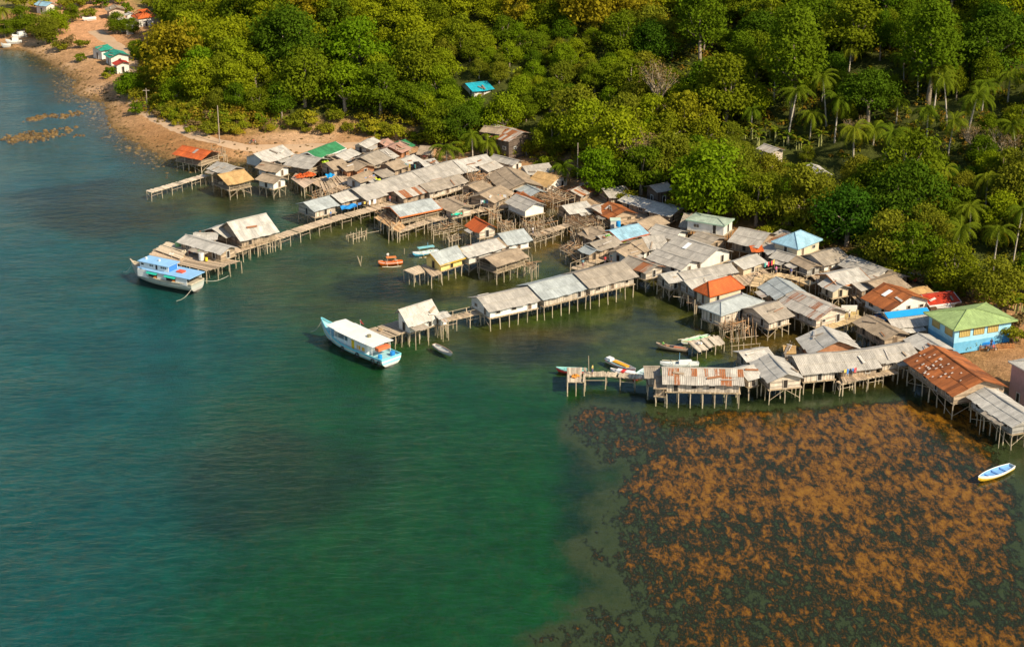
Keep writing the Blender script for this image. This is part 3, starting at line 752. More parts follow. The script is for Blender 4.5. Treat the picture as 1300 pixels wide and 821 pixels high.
HH('shed with mottled grey roof behind the red brown roof','D1',420,62,590,40,500,132,'g','wood',pitch=16)
HH('long shed with bright pale roof right of the red brown roof','D1',620,112,850,178,545,154,'w','wood',pitch=14)
HH('long shed with pale roof continuing down towards the white block house','D1',850,180,1040,224,785,245,'w','wood',pitch=14)
HH('lime walled house with light blue roof in the village centre','E4',352,130,692,45,480,247,'B','lime',trim=(.45,.12,.05))
HH('brown roofed house directly left of the light blue and lime house','E4',100,290,385,205,190,387,'d','wood')
HH('little hut with light grey roof over the inner lagoon','E4',40,320,165,375,-25,378,'b','wood')
HH('tan roofed hut among poles left of the light blue roof','E4',110,80,262,150,0,185,'t','wood')
HH('narrow hut with tan roof behind the light blue roof','D1',705,335,872,280,770,395,'t','wood')
HH('ribbed tan roofed house below the lime walls','E4',430,385,605,303,520,492,'t','white')
HH('house with brown ribbed roof right of the lime walls','E4',622,283,752,235,744,405,'t','white')
HH('house with smooth pale grey roof right of the brown ribbed roof','E4',765,210,1000,186,845,365,'g','white')
HH('house with pale roof and rust flecks behind the smooth pale grey roof','E4',940,52,1245,130,800,145,'g','white',rust=.15,pitch=18)
HH('broad tan grey roofed house left of the white block house','D2',450,200,500,205,225,285,'d','white',pitch=16)
HH('largest pale roof of the village with a white skylight panel','D2',385,383,715,485,237,494,'g','white',skylight=True,pitch=20)
HH('long pale roofed house with rusty ridge and white gable below the largest roof','D2',225,492,500,582,88,545,'g','white',rust=.05,pitch=20)
HH('old house with rust blotched roof and tall plank gable','E4',592,450,930,570,495,552,'d','pale',rust=.45,ze=3.4,pitch=18)
HH('small pale roofed annex at the water below the long grey roof','D2',257,697,375,672,300,767,'w','pale')
HH('long grey roofed house behind the orange hipped roof','D2',402,683,812,608,450,748,'g','grey')
HH('whitish lean roof pressed against the orange hipped roof','D3',322,238,560,186,412,300,'w','grey',pitch=18,ze=3.3)
HH('white walled hut with neat pale roof above the curved walkway','E5',122,620,395,530,232,712,'w','cream')
HH('plank house with wide grey roof and rusty left edge','E5',200,190,562,262,34,356,'g','wood',rust=.08,ze=3.6)
HH('tiny hut with orange red roof','E5',332,425,455,420,275,492,'o','wood')
HH('hut with ribbed white roof between the orange red roof and the blue hipped roof','E5',532,385,662,480,455,445,'w','wood')
HH('hut with orange and white striped roof behind the blue hipped roof','E5',722,222,832,272,572,370,'s','cream',rust=.35)
HH('row house of grey planks with three doors and patched grey roof','E5',680,480,890,540,580,560,'g','grey')
HH('house with crumpled tan roof beside the row of plank doors','E5',900,545,1150,660,828,610,'t','grey')
HH('house with brown grey roof right of the blue hipped roof','D4',455,280,660,224,545,366,'d','white')
HH('broad pale roofed house at the edge of the dark trees','D4',775,292,1065,398,645,345,'g','white',rust=.08,pitch=18)
HH('house with cream roof and orange brown edge','D4',582,438,822,388,725,520,'w','wood',trim=(.45,.17,.05),ze=3.5)
HH('tan gabled hut with ribbed white roof over dark water','E6',920,130,1100,220,805,206,'w','cream',pitch=22)
HH('plank gabled stilt house with light blue grey roof near the curved walkway','E6',265,122,480,272,45,243,'b','pale',pitch=22)
HH('plank house with white roof crossed by rows of rust','E6',500,290,985,510,380,480,'s','pale',rust=.35,pitch=20,ze=3.4)
HH('stilt house with broken tan grey roof and one small window','E6',-30,515,270,430,105,702,'d','pale',brace=True)
HH('house with vivid rust orange roof and a pale patch','D5',150,126,372,226,2,260,'r','white',rust=.0,pitch=20,ze=3.6,skylight=True)
HH('red roofed house with green side wall beside the road','D5',463,222,692,195,520,300,'R','cream',trim=(.7,.7,.65))
HH('shed with orange brown weathered roof left of the red roof','D5',330,185,482,150,442,230,'n','wood',rust=.3)
HH('shed with flat tan roof behind the rust orange roof','D5',22,122,225,62,262,176,'t','wood',pitch=14)
HH('grey roofed shed with a bright blue upper strip next to the green hipped roof','D5',150,368,480,328,302,480,'g','cream',pitch=20,strip=(.015,.30,.66))
HH('small shed with bright blue roof','D5',112,372,182,410,76,392,'c','wood',pitch=16)
HH('house with plain tan roof and dark left wall behind the last pier','D7',1106,0,1300,106,1036,52,'t','wood')
HH('long hall with dark rust roof dotted with pale patches over the weed bed','D8',370,40,640,228,215,118,'r','wood',ze=3.7,pitch=20,rust=0,brace=True,patch=34)
HH('long hall with ribbed white roof at the right edge of the village','D8',655,270,900,430,560,318,'w','grey',ze=3.5,pitch=18,brace=True,rust=0.01)
# last pier, bottom row
HH('plank house with grey roof streaked by rust, first from the sea on the last pier','D6',915,425,1545,437,920,553,'s','pale',ze=3.5,rust=.42,pitch=20,back=.5)
HH('small ribbed pale roofed house, second from the sea on the last pier','D7',290,338,374,318,328,412,'w','pale',pitch=20)
HH('gabled plank house with rusty ridge, third from the sea on the last pier','D7',485,250,600,370,356,286,'w','pale',pitch=20,ze=3.4)
HH('pale lean roofed hut behind the gabled plank house of the last pier','D7',300,236,466,208,350,290,'w','wood',pitch=16)
HH('plank walled house with ribbed grey roof in the middle of the last pier','D7',640,262,862,240,718,372,'g','pale',pitch=20)
HH('smooth grey roofed house with open laundry deck on the last pier','D7',872,245,1122,220,935,352,'g','wood',rust=.02)
HH('smooth grey roofed house with bright plank wall, landward part of the last pier','D7',1130,217,1365,178,1190,304,'g','pale',rust=.02)
HH('house with pale sloping roof beside the rusty hall and the green roof','D5',430,535,620,650,330,592,'w','wood',pitch=14)
HH('stilt house with bright pale roof and wooden gable behind the last pier','D7',832,72,920,164,662,148,'w','brick',pitch=22)
HH('tiny tan hut on stilts behind the last pier','D7',582,198,640,200,600,236,'n','wood',pitch=14)
HH('narrow plank shed at the seaward end of the last pier beside the rust streaked house','D6',765,418,868,418,768,502,'d','pale',ze=3.2,pitch=18,back=.5)
HH('low brown plank lean roof between the narrow shed and the rust streaked house','D6',862,500,935,505,850,588,'t','wood',ze=2.6,pitch=14,back=.5)
HH('small shack with patched tan roof in the gap left of the red brown roof','D1',270,390,400,375,300,455,'t','wood',pitch=14)
HH('small shack with grey patched roof beside the dark left wall hut','E3',1120,640,1240,600,1180,740,'s','wood',pitch=14,rust=.3)
HH('narrow lean roof with rust edge behind the tall white plank gable','E3',190,440,430,555,330,480,'r','wood',pitch=12)
HH('low tan roof joining the market annex and the brown roofed hut','E1',350,560,520,500,420,640,'t','wood',pitch=14)
HH('small tan roof between yellow house row and white walled stilt house','E7',640,560,720,525,760,640,'t','wood',pitch=14)
HH('patched grey lean roof above the inner lagoon walkway','E4',200,200,340,170,250,280,'s','wood',pitch=14,rust=.25)
HH('brown lean roof at the foot of the white block house','D2',560,350,720,400,520,420,'d','wood',pitch=14)
HH('small tan hut at the edge of the trees right of the brown grey roof','D4',1090,415,1200,450,1060,470,'t','wood',pitch=16)
HH('dusty grey roofed hut behind the rust orange roof and tricycle','D4',900,455,1010,420,960,500,'g','wood',pitch=16)
HH('crooked tan lean roof with loose boards beside the cream roof','D4',790,515,890,490,840,570,'s','wood',pitch=14,rust=.3)
HH('little brown hut at the water under the white lean roof','D3',230,205,290,190,250,255,'t','wood',pitch=16,ze=2.9)
HH('small brown roof behind the mottled brown thatch','E2',120,455,240,430,190,520,'t','brick',pitch=14)
HH('brown roof between white walled hut and the tall stilts of the northern cluster','E2',560,545,700,500,640,610,'d','wood',pitch=14)
HH('little tan roof above the lime green tarpaulin','E2',-20,330,60,310,20,380,'t','wood',pitch=14)
# second pier
HH('seaward half of the long white walled hall on the second pier','X',607,377.5,672,364,623,394,'g','white',ze=3.2,pitch=18,rust=.10,brace=True,group='long hall of the second pier')
HH('middle part of the long hall on the second pier with smooth grey roof','X',672,361.8,730,347.4,686,380.8,'b','pale',ze=3.4,pitch=18,rust=.02,group='long hall of the second pier')
HH('landward part of the long hall on the second pier','X',730.4,347.2,790,332.5,744.5,366.3,'d','pale',ze=3.6,pitch=18,rust=.02,group='long hall of the second pier')
HH('steep roofed hut tilted beside the deck at the end of the second pier','C6',550,529,750,466,596,640,'w','white',pitch=42,back=.45,rust=.12)
HH('little white shed right of the steep roofed hut','C6',785,560,850,545,800,585,'w','white',pitch=12,ze=3.2)
# third pier
HH('yellow stilt house with ribbed grey roof at the end of the short pier','C7',245,420,404,372,316,486,'b','yellow',pitch=30,trim=(.6,.35,.03))
HH('house with pale ribbed roof joined to the yellow house','E7',230,665,686,537,300,780,'w','white')
HH('open shed with tan thatch on stilts right of the yellow house','C7',600,450,800,388,656,506,'t','wood',open_=True,brace=True,pitch=16)
# hipped roofs
hip_house('house with bright orange hipped roof near the water',q('D3',520,363),q('D3',405,300),q('D3',805,285),3.4,1.7,'o','cream',ridge_f=.35)
hip_house('house with light blue hipped roof and shuttered windows below the dark trees',q('E5',930,462),q('E5',602,362),q('E5',1245,338),4.9,1.7,'B','cream')
hip_house('white block house with green edged flat roof at the edge of the trees',q('D2',770,300),q('D2',500,214),q('D2',850,243),5.4,.35,'v','white',over=.3,fc=(.30,.46,.33))
hip_house('pale grey hipped roofed house on bare stilts in front of the orange hipped roof',q('D3',612,516),q('D3',466,430),q('D3',968,398),3.4,.9,'b','pale')
def blue_walls(t,wc,deck,ze):
    # yellow louvred windows on the two walls one can see, blue gate, verandah rail
    for (p0,p1,ss) in ((wc[0],wc[1],(.12,.37,.62)),(wc[3],wc[0],(.2,.7))):
        d=(p1-p0).normalized(); o=Vector((d.y,-d.x,0)); L=(p1-p0).length
        for s_ in ss:
            c=p0+d*(L*s_+.6); c=Vector((c.x,c.y,ze-1.05)); fr=MB()
            for sx in (-1,1): fr.box(c+d*sx*.95+o*.05,d*.05,o*.05,Vector((0,0,.62)),(.35,.26,.10))
            for sz in (-1,1): fr.box(c+Vector((0,0,sz*.6))+o*.05,d*.9,o*.045,Vector((0,0,.05)),(.35,.26,.10))
            for k in range(5): fr.box(c+d*(-.62+.31*k)+o*.05,d*.03,o*.03,Vector((0,0,.55)),(.35,.26,.10))
            w_=fr.build('window',M['paint'],t); pn=MB(); pn.box(c+o*.02,d*.9,o*.02,Vector((0,0,.55)),(.55,.42,.14)); pn.build('pane',M['paint'],w_)
    p0,p1=wc[0],wc[1]; d=(p1-p0).normalized(); o=Vector((d.y,-d.x,0)); L=(p1-p0).length
    dr=MB(); c=p0+d*L*.93+o*.06; dr.box(Vector((c.x,c.y,deck+1.2)),d*.6,o*.04,Vector((0,0,1.0)),(.02,.22,.55)); dr.build('door',M['paint'],t)
hip_house('pale blue concrete house with light green hipped roof and yellow windows',q('F6',412,392),q('F6',60,155),q('F6',1225,262),5.4,1.15,'y','blue',over=.7,wallfn=blue_walls,ground=True,nm='block_house',ridge_f=.62,band=(.42,(.14,.40,.58)),group='houses on land')
hip_house('pink house at the right edge of the sand yard with whitish roof',q('D8',900,190),q('D8',800,118),q('D8',1100,150),6.0,.6,'w','pink',ground=True,nm='block_house',over=.4,group='houses on land')
# houses on land, far left
def land_house(lab,A,B,C,style,wall,up=2.6,pitch=18,**k):
    p=hit(C[0],C[1]+3,1.0); return house(lab,A,B,C,style,wall,ze=p.z+up,pitch=pitch,ground=True,nm='block_house',group='houses on land',**k)
land_house('white house with flat green roof on the far shore',q('F2',112,602),q('F2',255,570),q('F2',140,655),'G2','white',pitch=16)
land_house('white gabled house with dark green roof on the far shore',q('F2',345,628),q('F2',425,674),q('F2',246,703),'G2','white')
land_house('small white house with red roof in front of the green roofs on the far shore',q('F2',420,758),q('F2',465,785),q('F2',352,812),'R','white')
land_house('grey gabled house behind the brown clearing',q('F2',350,62),q('F2',385,95),q('F2',262,132),'t','pale')
land_house('tiny white hut with blue door beside the orange roofed house of the clearing',q('F2',538,160),q('F2',560,172),q('F2',502,192),'w','white')
p=hit(175,27,1); hip_house('white house with orange hipped roof above the brown clearing',q('F2',650,238),q('F2',577,203),q('F2',870,208),p.z+2.7,1.9,'o','white',ground=True,nm='block_house',ridge_f=.9,group='houses on land')
land_house('house with light turquoise roof among trees at the far left',q('F1',500,15),q('F1',650,35),q('F1',540,70),'B','white',wmax=2.6)
land_house('house with turquoise roof hidden in the forest on the slope',(592,106.5),(617,103.5),(603,115.5),'T','white',pitch=14,up=1.5)
land_house('tiny hut with grey roof and blue door high on the slope',(748.5,119),(759,119.5),(751,123),'w','blue',up=2.0,wmax=1.0)
land_house('hut with ribbed white roof among banana plants',(971,183),(989,189),(966,189.5),'s','pale',up=2.4,rust=.2)
land_house('house with pale roof in the palm grove clearing',(1030,208),(1046,219),(1022,216),'w','pale',up=2.6)
land_house('small roof below the pale roofed house in the palm grove',(1030,229),(1042,226),(1036,236),'w','white',up=2.2,pitch=14)
land_house('dark grey hut with green door under the big trees behind the village',(826,236),(846,232),(834,244),'g','dark',up=2.6)
land_house('long shack with rusty patched roof in the shade under trees',(628,158),(664,168),(620,172),'s','dark',up=2.8,rust=.6,pitch=16)
land_house('shack with plain tan roof left of the rusty patched shack',(616,160),(640,163),(622,168),'t','dark',up=3.0,pitch=16)
# ruined walls of an unroofed house
t=thing('ruined_wall','roofless grey block walls beside the brown clearing','ruin',hit(158,37)); tz=height(*hit(158,37).xy)
for (a_,b_) in ((q('F2',395,375),q('F2',460,420)),(q('F2',395,375),q('F2',555,345)),(q('F2',460,420),q('F2',560,400)),(q('F2',510,450),q('F2',600,440))):
    p0,p1=hit(*a_),hit(*b_); d=(p1-p0).normalized(); mb=MB(); mb.prism([p0-Vector((0,0,.3)),p1-Vector((0,0,.3)),p1+Vector((0,0,2.6)),p0+Vector((0,0,3.0))],Vector((-d.y,d.x,0))*.2,(.46,.44,.38)); mb.build('wall',M['plaster'],t)
# ---------------------------------------------------------------- walkways and decks
def board(mb,c,u,f,hu,hf,z,col=(.46,.36,.24)):
    mb.box(Vector((c.x,c.y,z+random.uniform(-.015,.015))),u*hu,f*hf,Vector((0,0,.03)),mulc(col,random.uniform(.68,1.3)))
def walkway(label,pts,width,z=1.55,name='walkway',rails=False,col=(.50,.38,.25),z1=None,ends=None,rough=.12):
    L=[P(*p_,z) for p_ in pts]; cen=L[len(L)//2]
    t=thing(name,label,'walkway',(cen.x,cen.y,z),group='wooden walkways and decks over the water')
    mb=MB(); pl=[]; bm=MB(); tot=0
    for i in range(len(L)-1):
        a,b=L[i],L[i+1]; ln=(b-a).length; u=(b-a)/ln; f=Vector((-u.y,u.x,0)); n=max(1,int(ln/.30))
        for k in range(n):
            c=a+u*ln*(k+.5)/n+f*jit(rough)
            if random.random()<.03: continue
            board(mb,c,f,u,width/2+jit(rough),ln/n*.46,z,col)
        for s_ in (-1,1): bm.tube([a+f*s_*width*.42-Vector((0,0,.13)),b+f*s_*width*.42-Vector((0,0,.13))],.07,mulc(WOODC,.9),5)
        m_=max(1,int(ln/2.1))
        for k in range(m_+(1 if i==len(L)-2 else 0)):
            for s_ in (-1,1): pl.append((a+u*ln*k/m_+f*s_*width*.42).to_tuple()[:2])
        if rails:
            for s_ in ((-1,1) if rails==2 else (1,)):
                bm.tube([a+f*s_*width*.46+Vector((0,0,.9)),b+f*s_*width*.46+Vector((0,0,.9))],.035,WOODC,4)
    mb.build('deck',M['wood'],t); bm.build('beam',M['wood'],t)
    if len(pl)>96: pl=pl[::2]
    posts(t,pl,0,z-.05 if not rails else z+.9,.075)
    br=MB()
    for i in range(0,len(pl)-3,4):
        a,b=pl[i],pl[i+1]; br.tube([(a[0],a[1],.3),(b[0],b[1],1.3)],.04,WOODC,4); c=pl[i+2]; br.tube([(a[0],a[1],.8),(c[0],c[1],.8)],.04,WOODC,4)
    br.build('brace',M['wood'],t)
    return t
def platform(label,corners,z=1.6,name='platform',col=(.48,.36,.24),gap=.02,ragged=.18,cat='platform',sp=1.7):
    c=[P(*p_,z) for p_ in corners]; cen=sum(c,Vector())/4
    t=thing(name,label,cat,(cen.x,cen.y,z),group='wooden walkways and decks over the water')
    a,b,d=c[0],c[1],c[3]; n=max(2,int((b-a).length/.28)); mb=MB()
    for i in range(n):
        if random.random()<gap: continue
        k=(i+.5)/n; p0=a.lerp(b,k); p1=d.lerp(c[2],k); v=(p1-p0); p0=p0-v.normalized()*random.uniform(0,ragged); p1=p1+v.normalized()*random.uniform(0,ragged); v=p1-p0
        m_=2 if v.length>4 else 1
        for j in range(m_):
            s0=p0.lerp(p1,j/m_);s1=p0.lerp(p1,(j+1)/m_-.004); v2=s1-s0
            u=Vector((-v2.y,v2.x,0)).normalized(); board(mb,(s0+s1)/2,u,v2.normalized(),(b-a).length/n*.46,v2.length/2,z,col)
    mb.build('deck',M['wood'],t)
    bm=MB()
    for k in (.03,.35,.65,.97):
        bm.tube([a.lerp(d,k)-Vector((0,0,.14)),b.lerp(c[2],k)-Vector((0,0,.14))],.075,mulc(WOODC,.85),5)
    bm.build('beam',M['wood'],t)
    pl=[]; nu=max(2,round((b-a).length/sp)+1); nv=max(2,round((d-a).length/(sp*1.2))+1)
    for i in range(nu):
        for j in range(nv):
            pp=a.lerp(b,i/(nu-1)).lerp(d.lerp(c[2],i/(nu-1)),j/(nv-1)); pl.append((pp.x,pp.y))
    posts(t,pl[:90],0,z-.05,.08)
    return t
def polerack(label,corners,z=1.6,n1=22,n2=5,levels=1,name='pole_frame',junk=10,cat='pole frame',roofless=False):
    """loose grid of bamboo and mangrove poles on stilts: drying racks, unfinished floors, broken roofs"""
    c=[P(*p_,z) for p_ in corners]; cen=sum(c,Vector())/4
    t=thing(name,label,cat,(cen.x,cen.y,z),group='pole frames between the houses')
    a,b,c2,d=c
    mb=MB()
    for i in range(n1):
        k=(i+random.random())/n1; k2=min(max(k+jit(.06),0),1); p0=a.lerp(b,k); p1=d.lerp(c2,k2); e=(p1-p0).normalized()
        p0=p0-e*random.uniform(-.4,.6); p1=p1+e*random.uniform(-.4,.6)
        zz=random.uniform(0,.12)+random.randrange(levels)*random.uniform(.3,.9)
        mb.tube([p0+Vector((0,0,zz)),(p0+p1)/2+Vector((jit(.1),jit(.1),zz-.05)),p1+Vector((0,0,zz+jit(.12)))],random.uniform(.035,.06),mulc(random.choice((WOODC,(.46,.27,.13),(.38,.24,.13),(.50,.36,.22))),random.uniform(.55,1.3)),4)
    mb.build('pole_floor',M['wood'],t)
    mb=MB()
    for i in range(n2):
        k=(i+.3*random.random())/max(1,n2-1); k=min(k,1); p0=a.lerp(d,k); p1=b.lerp(c2,k)
        mb.tube([p0-Vector((0,0,.1)),p1-Vector((0,0,.1))],.06,mulc(WOODC,random.uniform(.7,1.1)),5)
    for i in range(junk):
        p0=a.lerp(b,random.random()).lerp(d.lerp(c2,random.random()),random.random()); an=random.uniform(0,PI); L_=random.uniform(1,2.6)
        e=Vector((math.cos(an)*L_,math.sin(an)*L_,jit(.5)))
        mb.tube([p0+Vector((0,0,.15)),p0+e+Vector((0,0,.3))],random.uniform(.03,.055),mulc(random.choice((WOODC,(.50,.26,.11),(.36,.22,.12))),random.uniform(.6,1.4)),4)
    mb.build('cross_pole',M['wood'],t)
    pl=[]
    for i in range(5):
        for j in range(3):
            pp=a.lerp(b,i/4).lerp(d.lerp(c2,i/4),j/2); pl.append((pp.x+jit(.3),pp.y+jit(.3)))
    for p_ in pl:
        mb=MB(); h_=z+random.choice([0,0,.3,.9,1.2]); mb.tube([(p_[0]+jit(.2),p_[1]+jit(.2),min(height(*p_),2)-.1),(p_[0],p_[1],h_)],random.uniform(.05,.075),mulc(WOODC,random.uniform(.7,1.3)),5); mb.build('post',M['wood'],t)
    return t
X=lambda c,*a:[q(c,a[i],a[i+1]) for i in range(0,len(a),2)]
walkway('long plank pier from the pier head to the market hall',[(298,316),(351,301),(400,285),(430,276),(465,267),(506,256)],2.6,col=(.55,.42,.28))
walkway('walkway in front of the orange trimmed shed towards the white gable house',[(503,294),(545,280),(590,270),(632,263),(658,260)],2.0,rails=1)
walkway('short walkway crossing the inner lagoon below the white plank gable',[(676,299),(712,288),(745,279)],2.0)
walkway('walkway with high rail joining the steep roofed hut to the long hall',[(560,407),(612,395)],1.6,rails=2)
walkway('narrow walkway of the last pier leading to the square deck',[(742,474.5),(770,474.5),(806,477.5),(822,478)],1.7,col=(.52,.42,.29))
walkway('curved walkway with rail past the plank doors',[(958,364),(966,352),(984,348),(1007,352),(1032,361)],1.9,z=1.9,rails=1,col=(.55,.40,.22))
walkway('long pale ramp on crossed poles reaching out left of the thatch hut',[(189,243.5),(215,236),(240,228.5),(262,222)],1.9,z=1.5,col=(.62,.50,.36),rails=0)
walkway('plank walkway below the brown roofed house over the inner lagoon',[(729,342),(752,333),(785,320)],2.0,rails=1)
walkway('walkway below the white hut with rust rows',[(1047,416),(1070,409),(1092,401)],1.8,z=1.9,rails=1,col=(.52,.38,.20))
walkway('walkway in front of the laundry deck of the last pier',[(1064,486),(1100,478),(1138,471)],1.3,z=1.57)
walkway('walkway through the northern cluster between the brown roofs',[(385,232),(420,224),(455,216),(480,206)],1.8,z=1.6)
walkway('walkway between market annex and orange roofed plank hut',[(590,262),(640,252),(672,246)],1.8,z=1.6)
platform('broad rough deck on the head of the first pier beside the blue roofed boat',X('C4',200,492,240,440,700,440,590,585)[:4] and [q('C4',200,494),q('C4',245,440),q('C4',800,520),q('C4',575,585)],z=1.62,ragged=.45)
platform('low deck with jumbled boards left of the pier head houses',[q('C4',240,448),q('C4',330,395),q('C4',470,440),q('C4',400,505)],z=1.95,ragged=.5,col=(.60,.48,.33))
platform('deck under the large grey roofed house on the first pier',[q('C4',690,420),q('C4',1030,350),q('C4',1050,375),q('C4',760,470)],z=1.57)
platform('plain brown deck at the end of the second pier beside the white roofed boat',[q('C6',345,655),q('C6',548,598),q('C6',650,655),q('C6',482,712)],z=1.65,col=(.40,.31,.21),ragged=.06)
platform('long deck under the steep roofed hut',[q('C6',520,610),q('C6',840,570),q('C6',860,600),q('C6',560,660)],z=1.6)
platform('smooth tan deck jutting out left of the yellow house',[q('F7',520,430),q('F7',725,366),q('F7',790,450),q('F7',655,488)],z=1.65,col=(.52,.41,.28),ragged=.03)
platform('cluttered deck below the yellow house',[q('F7',740,372),q('F7',880,340),q('F7',1010,470),q('F7',880,510)],z=1.65,gap=.15)
platform('square deck with a heap of nets at the end of the last pier',[q('F5',200,265),q('F5',437,265),q('F5',420,448),q('F5',205,448)],z=1.65,col=(.52,.42,.30),ragged=.04)
platform('ragged deck with a moored boat near the orange hipped roof',[q('D3',345,735),q('D3',590,680),q('D3',640,735),q('D3',420,805)],z=1.2,gap=.12,ragged=.6,col=(.55,.46,.34))
platform('deck with rust red frames in the northern cluster',[q('E8',700,470),q('E8',760,400),q('E8',1000,500),q('E8',860,590)],z=1.7,col=(.48,.36,.26))
platform('narrow deck in front of the open orange trimmed shed',[q('C3',540,700),q('C3',640,650),q('C3',740,760),q('C3',690,790)],z=1.7,col=(.58,.36,.18))
platform('deck at the plank wall of the annex, cluttered',[q('C3',880,600),q('C3',1150,540),q('C3',1180,560),q('C3',950,620)],z=1.6,gap=.1)
platform('deck under the brown thatch by the blue tarpaulin',[q('C3',180,470),q('C3',350,420),q('C3',400,460),q('C3',200,530)],z=1.7,gap=.1)
platform('side deck of the hut with washing line',[q('E1',500,740),q('E1',760,740),q('E1',800,830),q('E1',480,850)],z=1.7,gap=.05)
platform('deck at the lime walled house with people passing',[q('E4',180,430),q('E4',420,360),q('E4',450,390),q('E4',200,470)],z=1.6)
platform('laundry deck of the last pier',[q('D7',930,385),q('D7',1060,370),q('D7',1110,400),q('D7',950,425)],z=1.85)
platform('yellowish deck below the white signboard',[q('E6',1110,590),q('E6',1300,540),q('E6',1300,590),q('E6',1120,650)],z=1.9,col=(.55,.40,.16))
platform('dark plank floor between the roofs left of the rust striped house',[(905,345),(960,335),(985,352),(925,368)],z=1.6)
platform('plank floor between the grey halls at the village centre',[(808,300),(905,322),(935,352),(850,352)],z=1.5,gap=.1)
platform('plank floor behind the rust rows house',[(1000,318),(1090,330),(1130,372),(1050,372)],z=1.6,gap=.1)
platform('brown plank ground of the northern cluster, seaward half',[(395,232),(470,205),(500,220),(420,245)],z=1.55,gap=.15,ragged=.6,col=(.42,.30,.19))
platform('brown plank ground of the northern cluster, landward half',[(400,212),(520,190),(560,205),(440,222)],z=1.6,gap=.1,ragged=.6,col=(.46,.31,.19))
platform('rough plank ground between the market annex and the brown roofs',[(585,215),(660,205),(690,225),(610,245)],z=1.6,gap=.12,ragged=.6,col=(.44,.31,.19))
platform('rough plank ground behind the red brown roof',[(740,255),(800,240),(860,270),(800,290)],z=1.6,gap=.12,ragged=.6,col=(.44,.31,.19))
platform('rough plank ground around the cream roofed house',[(1050,345),(1120,335),(1165,368),(1090,385)],z=1.7,gap=.12,ragged=.6,col=(.46,.33,.20))
polerack('loose poles over brown water right of the orange roofed plank hut',X('E7',700,330,900,300,960,400,760,440),z=1.2,n1=16,junk=16)
polerack('loose poles between the white gable and the lagoon walkway',X('E7',1000,330,1280,300,1300,400,1050,440),z=1.0,n1=10,junk=12)
polerack('tangle of poles right of the short pier thatch shed',X('C5',430,640,620,600,680,700,500,760),z=1.3,n1=20,junk=24,levels=2)
polerack('tangle of poles below the patched tan shack',X('D1',150,420,300,400,340,500,180,540),z=1.6,n1=22,junk=26,levels=2)
polerack('wide tangle of grey poles below the white gabled house behind the market',X('E1',330,420,560,400,640,560,400,600),z=2.6,n1=34,junk=26)
polerack('lower tangle of poles beside the market annex wall',X('E1',190,690,470,640,500,740,220,800),z=2.0,n1=24,junk=16)
polerack('large pole heap with timber scraps below the tan thatch',X('E3',400,500,620,390,900,500,620,580),z=2.9,n1=40,n2=7,junk=44,levels=2)
polerack('orange tinted pole frame in front of the hut with dark left wall',X('E3',760,790,1150,690,1300,790,900,900),z=2.0,n1=36,n2=6,junk=30,levels=2)
polerack('rows of long poles laid over the lagoon by the brown roofed hut',X('D1',90,330,380,260,480,360,230,420),z=1.9,n1=30,junk=24,levels=2)
polerack('open pole floor over the lagoon below the market walkway',X('C3',880,760,1060,720,1140,770,930,810),z=1.2,n1=14,junk=6)
polerack('lower pole racks over the lagoon left of the orange roofed hut',X('E7',60,500,280,460,330,500,100,570),z=1.1,n1=12,junk=6)
polerack('half sunken pole frame alone in the water near the red outrigger',X('C6',200,42,330,12,335,40,245,68),z=.5,n1=5,n2=3,junk=1)
polerack('spindly pole frame in front of the pale hipped house',X('D3',680,560,900,520,920,740,690,760),z=1.3,n1=9,n2=4,junk=9,levels=3)
polerack('pole frame full of sticks under the pale hipped roof',X('D3',590,590,720,560,840,600,640,650),z=1.7,n1=16,n2=4,junk=14)
polerack('pole frame beside the orange trimmed shed gable',X('C3',540,660,640,640,720,700,640,780),z=2.3,n1=12,n2=4,junk=6)
polerack('racks along the seaward edge of the northern cluster',X('C3',130,530,330,460,350,520,150,590),z=1.5,n1=20,junk=14)
polerack('stack of rails by the inner lagoon walkway',X('E7',620,200,740,170,760,260,600,280),z=1.5,n1=16,junk=12)
polerack('pole frame under the hut over the inner lagoon',X('D1',60,540,200,470,330,610,200,660),z=1.4,n1=18,junk=18)
polerack('poles beside the tan open shed of the short pier',X('C7',800,470,850,440,935,500,900,530),z=1.6,n1=8,junk=5)
polerack('pole frame between pavilion and thatch hut','x' and X('C2',600,250,690,250,700,290,620,300),z=2.3,n1=8,junk=5)
polerack('jetty of thin poles behind the last pier',X('D7',610,210,640,200,700,240,660,250),z=1.3,n1=8,junk=3)
polerack('dark pole frame between the small annex and the long grey roof',X('D3',300,370,350,350,440,420,400,440),z=1.2,n1=10,junk=8)
# standing poles in the water
def standing_pole(px,py,h,lab,n=1):
    p_=P(px,py,0); mb=MB()
    for i in range(n): mb.tube([(p_.x+jit(.3),p_.y+jit(.3),-1.2),(p_.x+jit(.5),p_.y+jit(.5),h*random.uniform(.6,1))],.06,mulc(WOODC,.8),5)
    tag(mb.build('mooring_pole',M['wood'],loc=(p_.x,p_.y,0)),lab,'pole','poles standing in the water')
standing_pole(457.5,334,1.6,'cluster of broken poles standing alone in the water left of the red outrigger',3)
standing_pole(511,320,1.0,'thin stick in the water between the two outrigger boats')
standing_pole(747,474,3.6,'tall bare pole at the narrow walkway of the last pier')
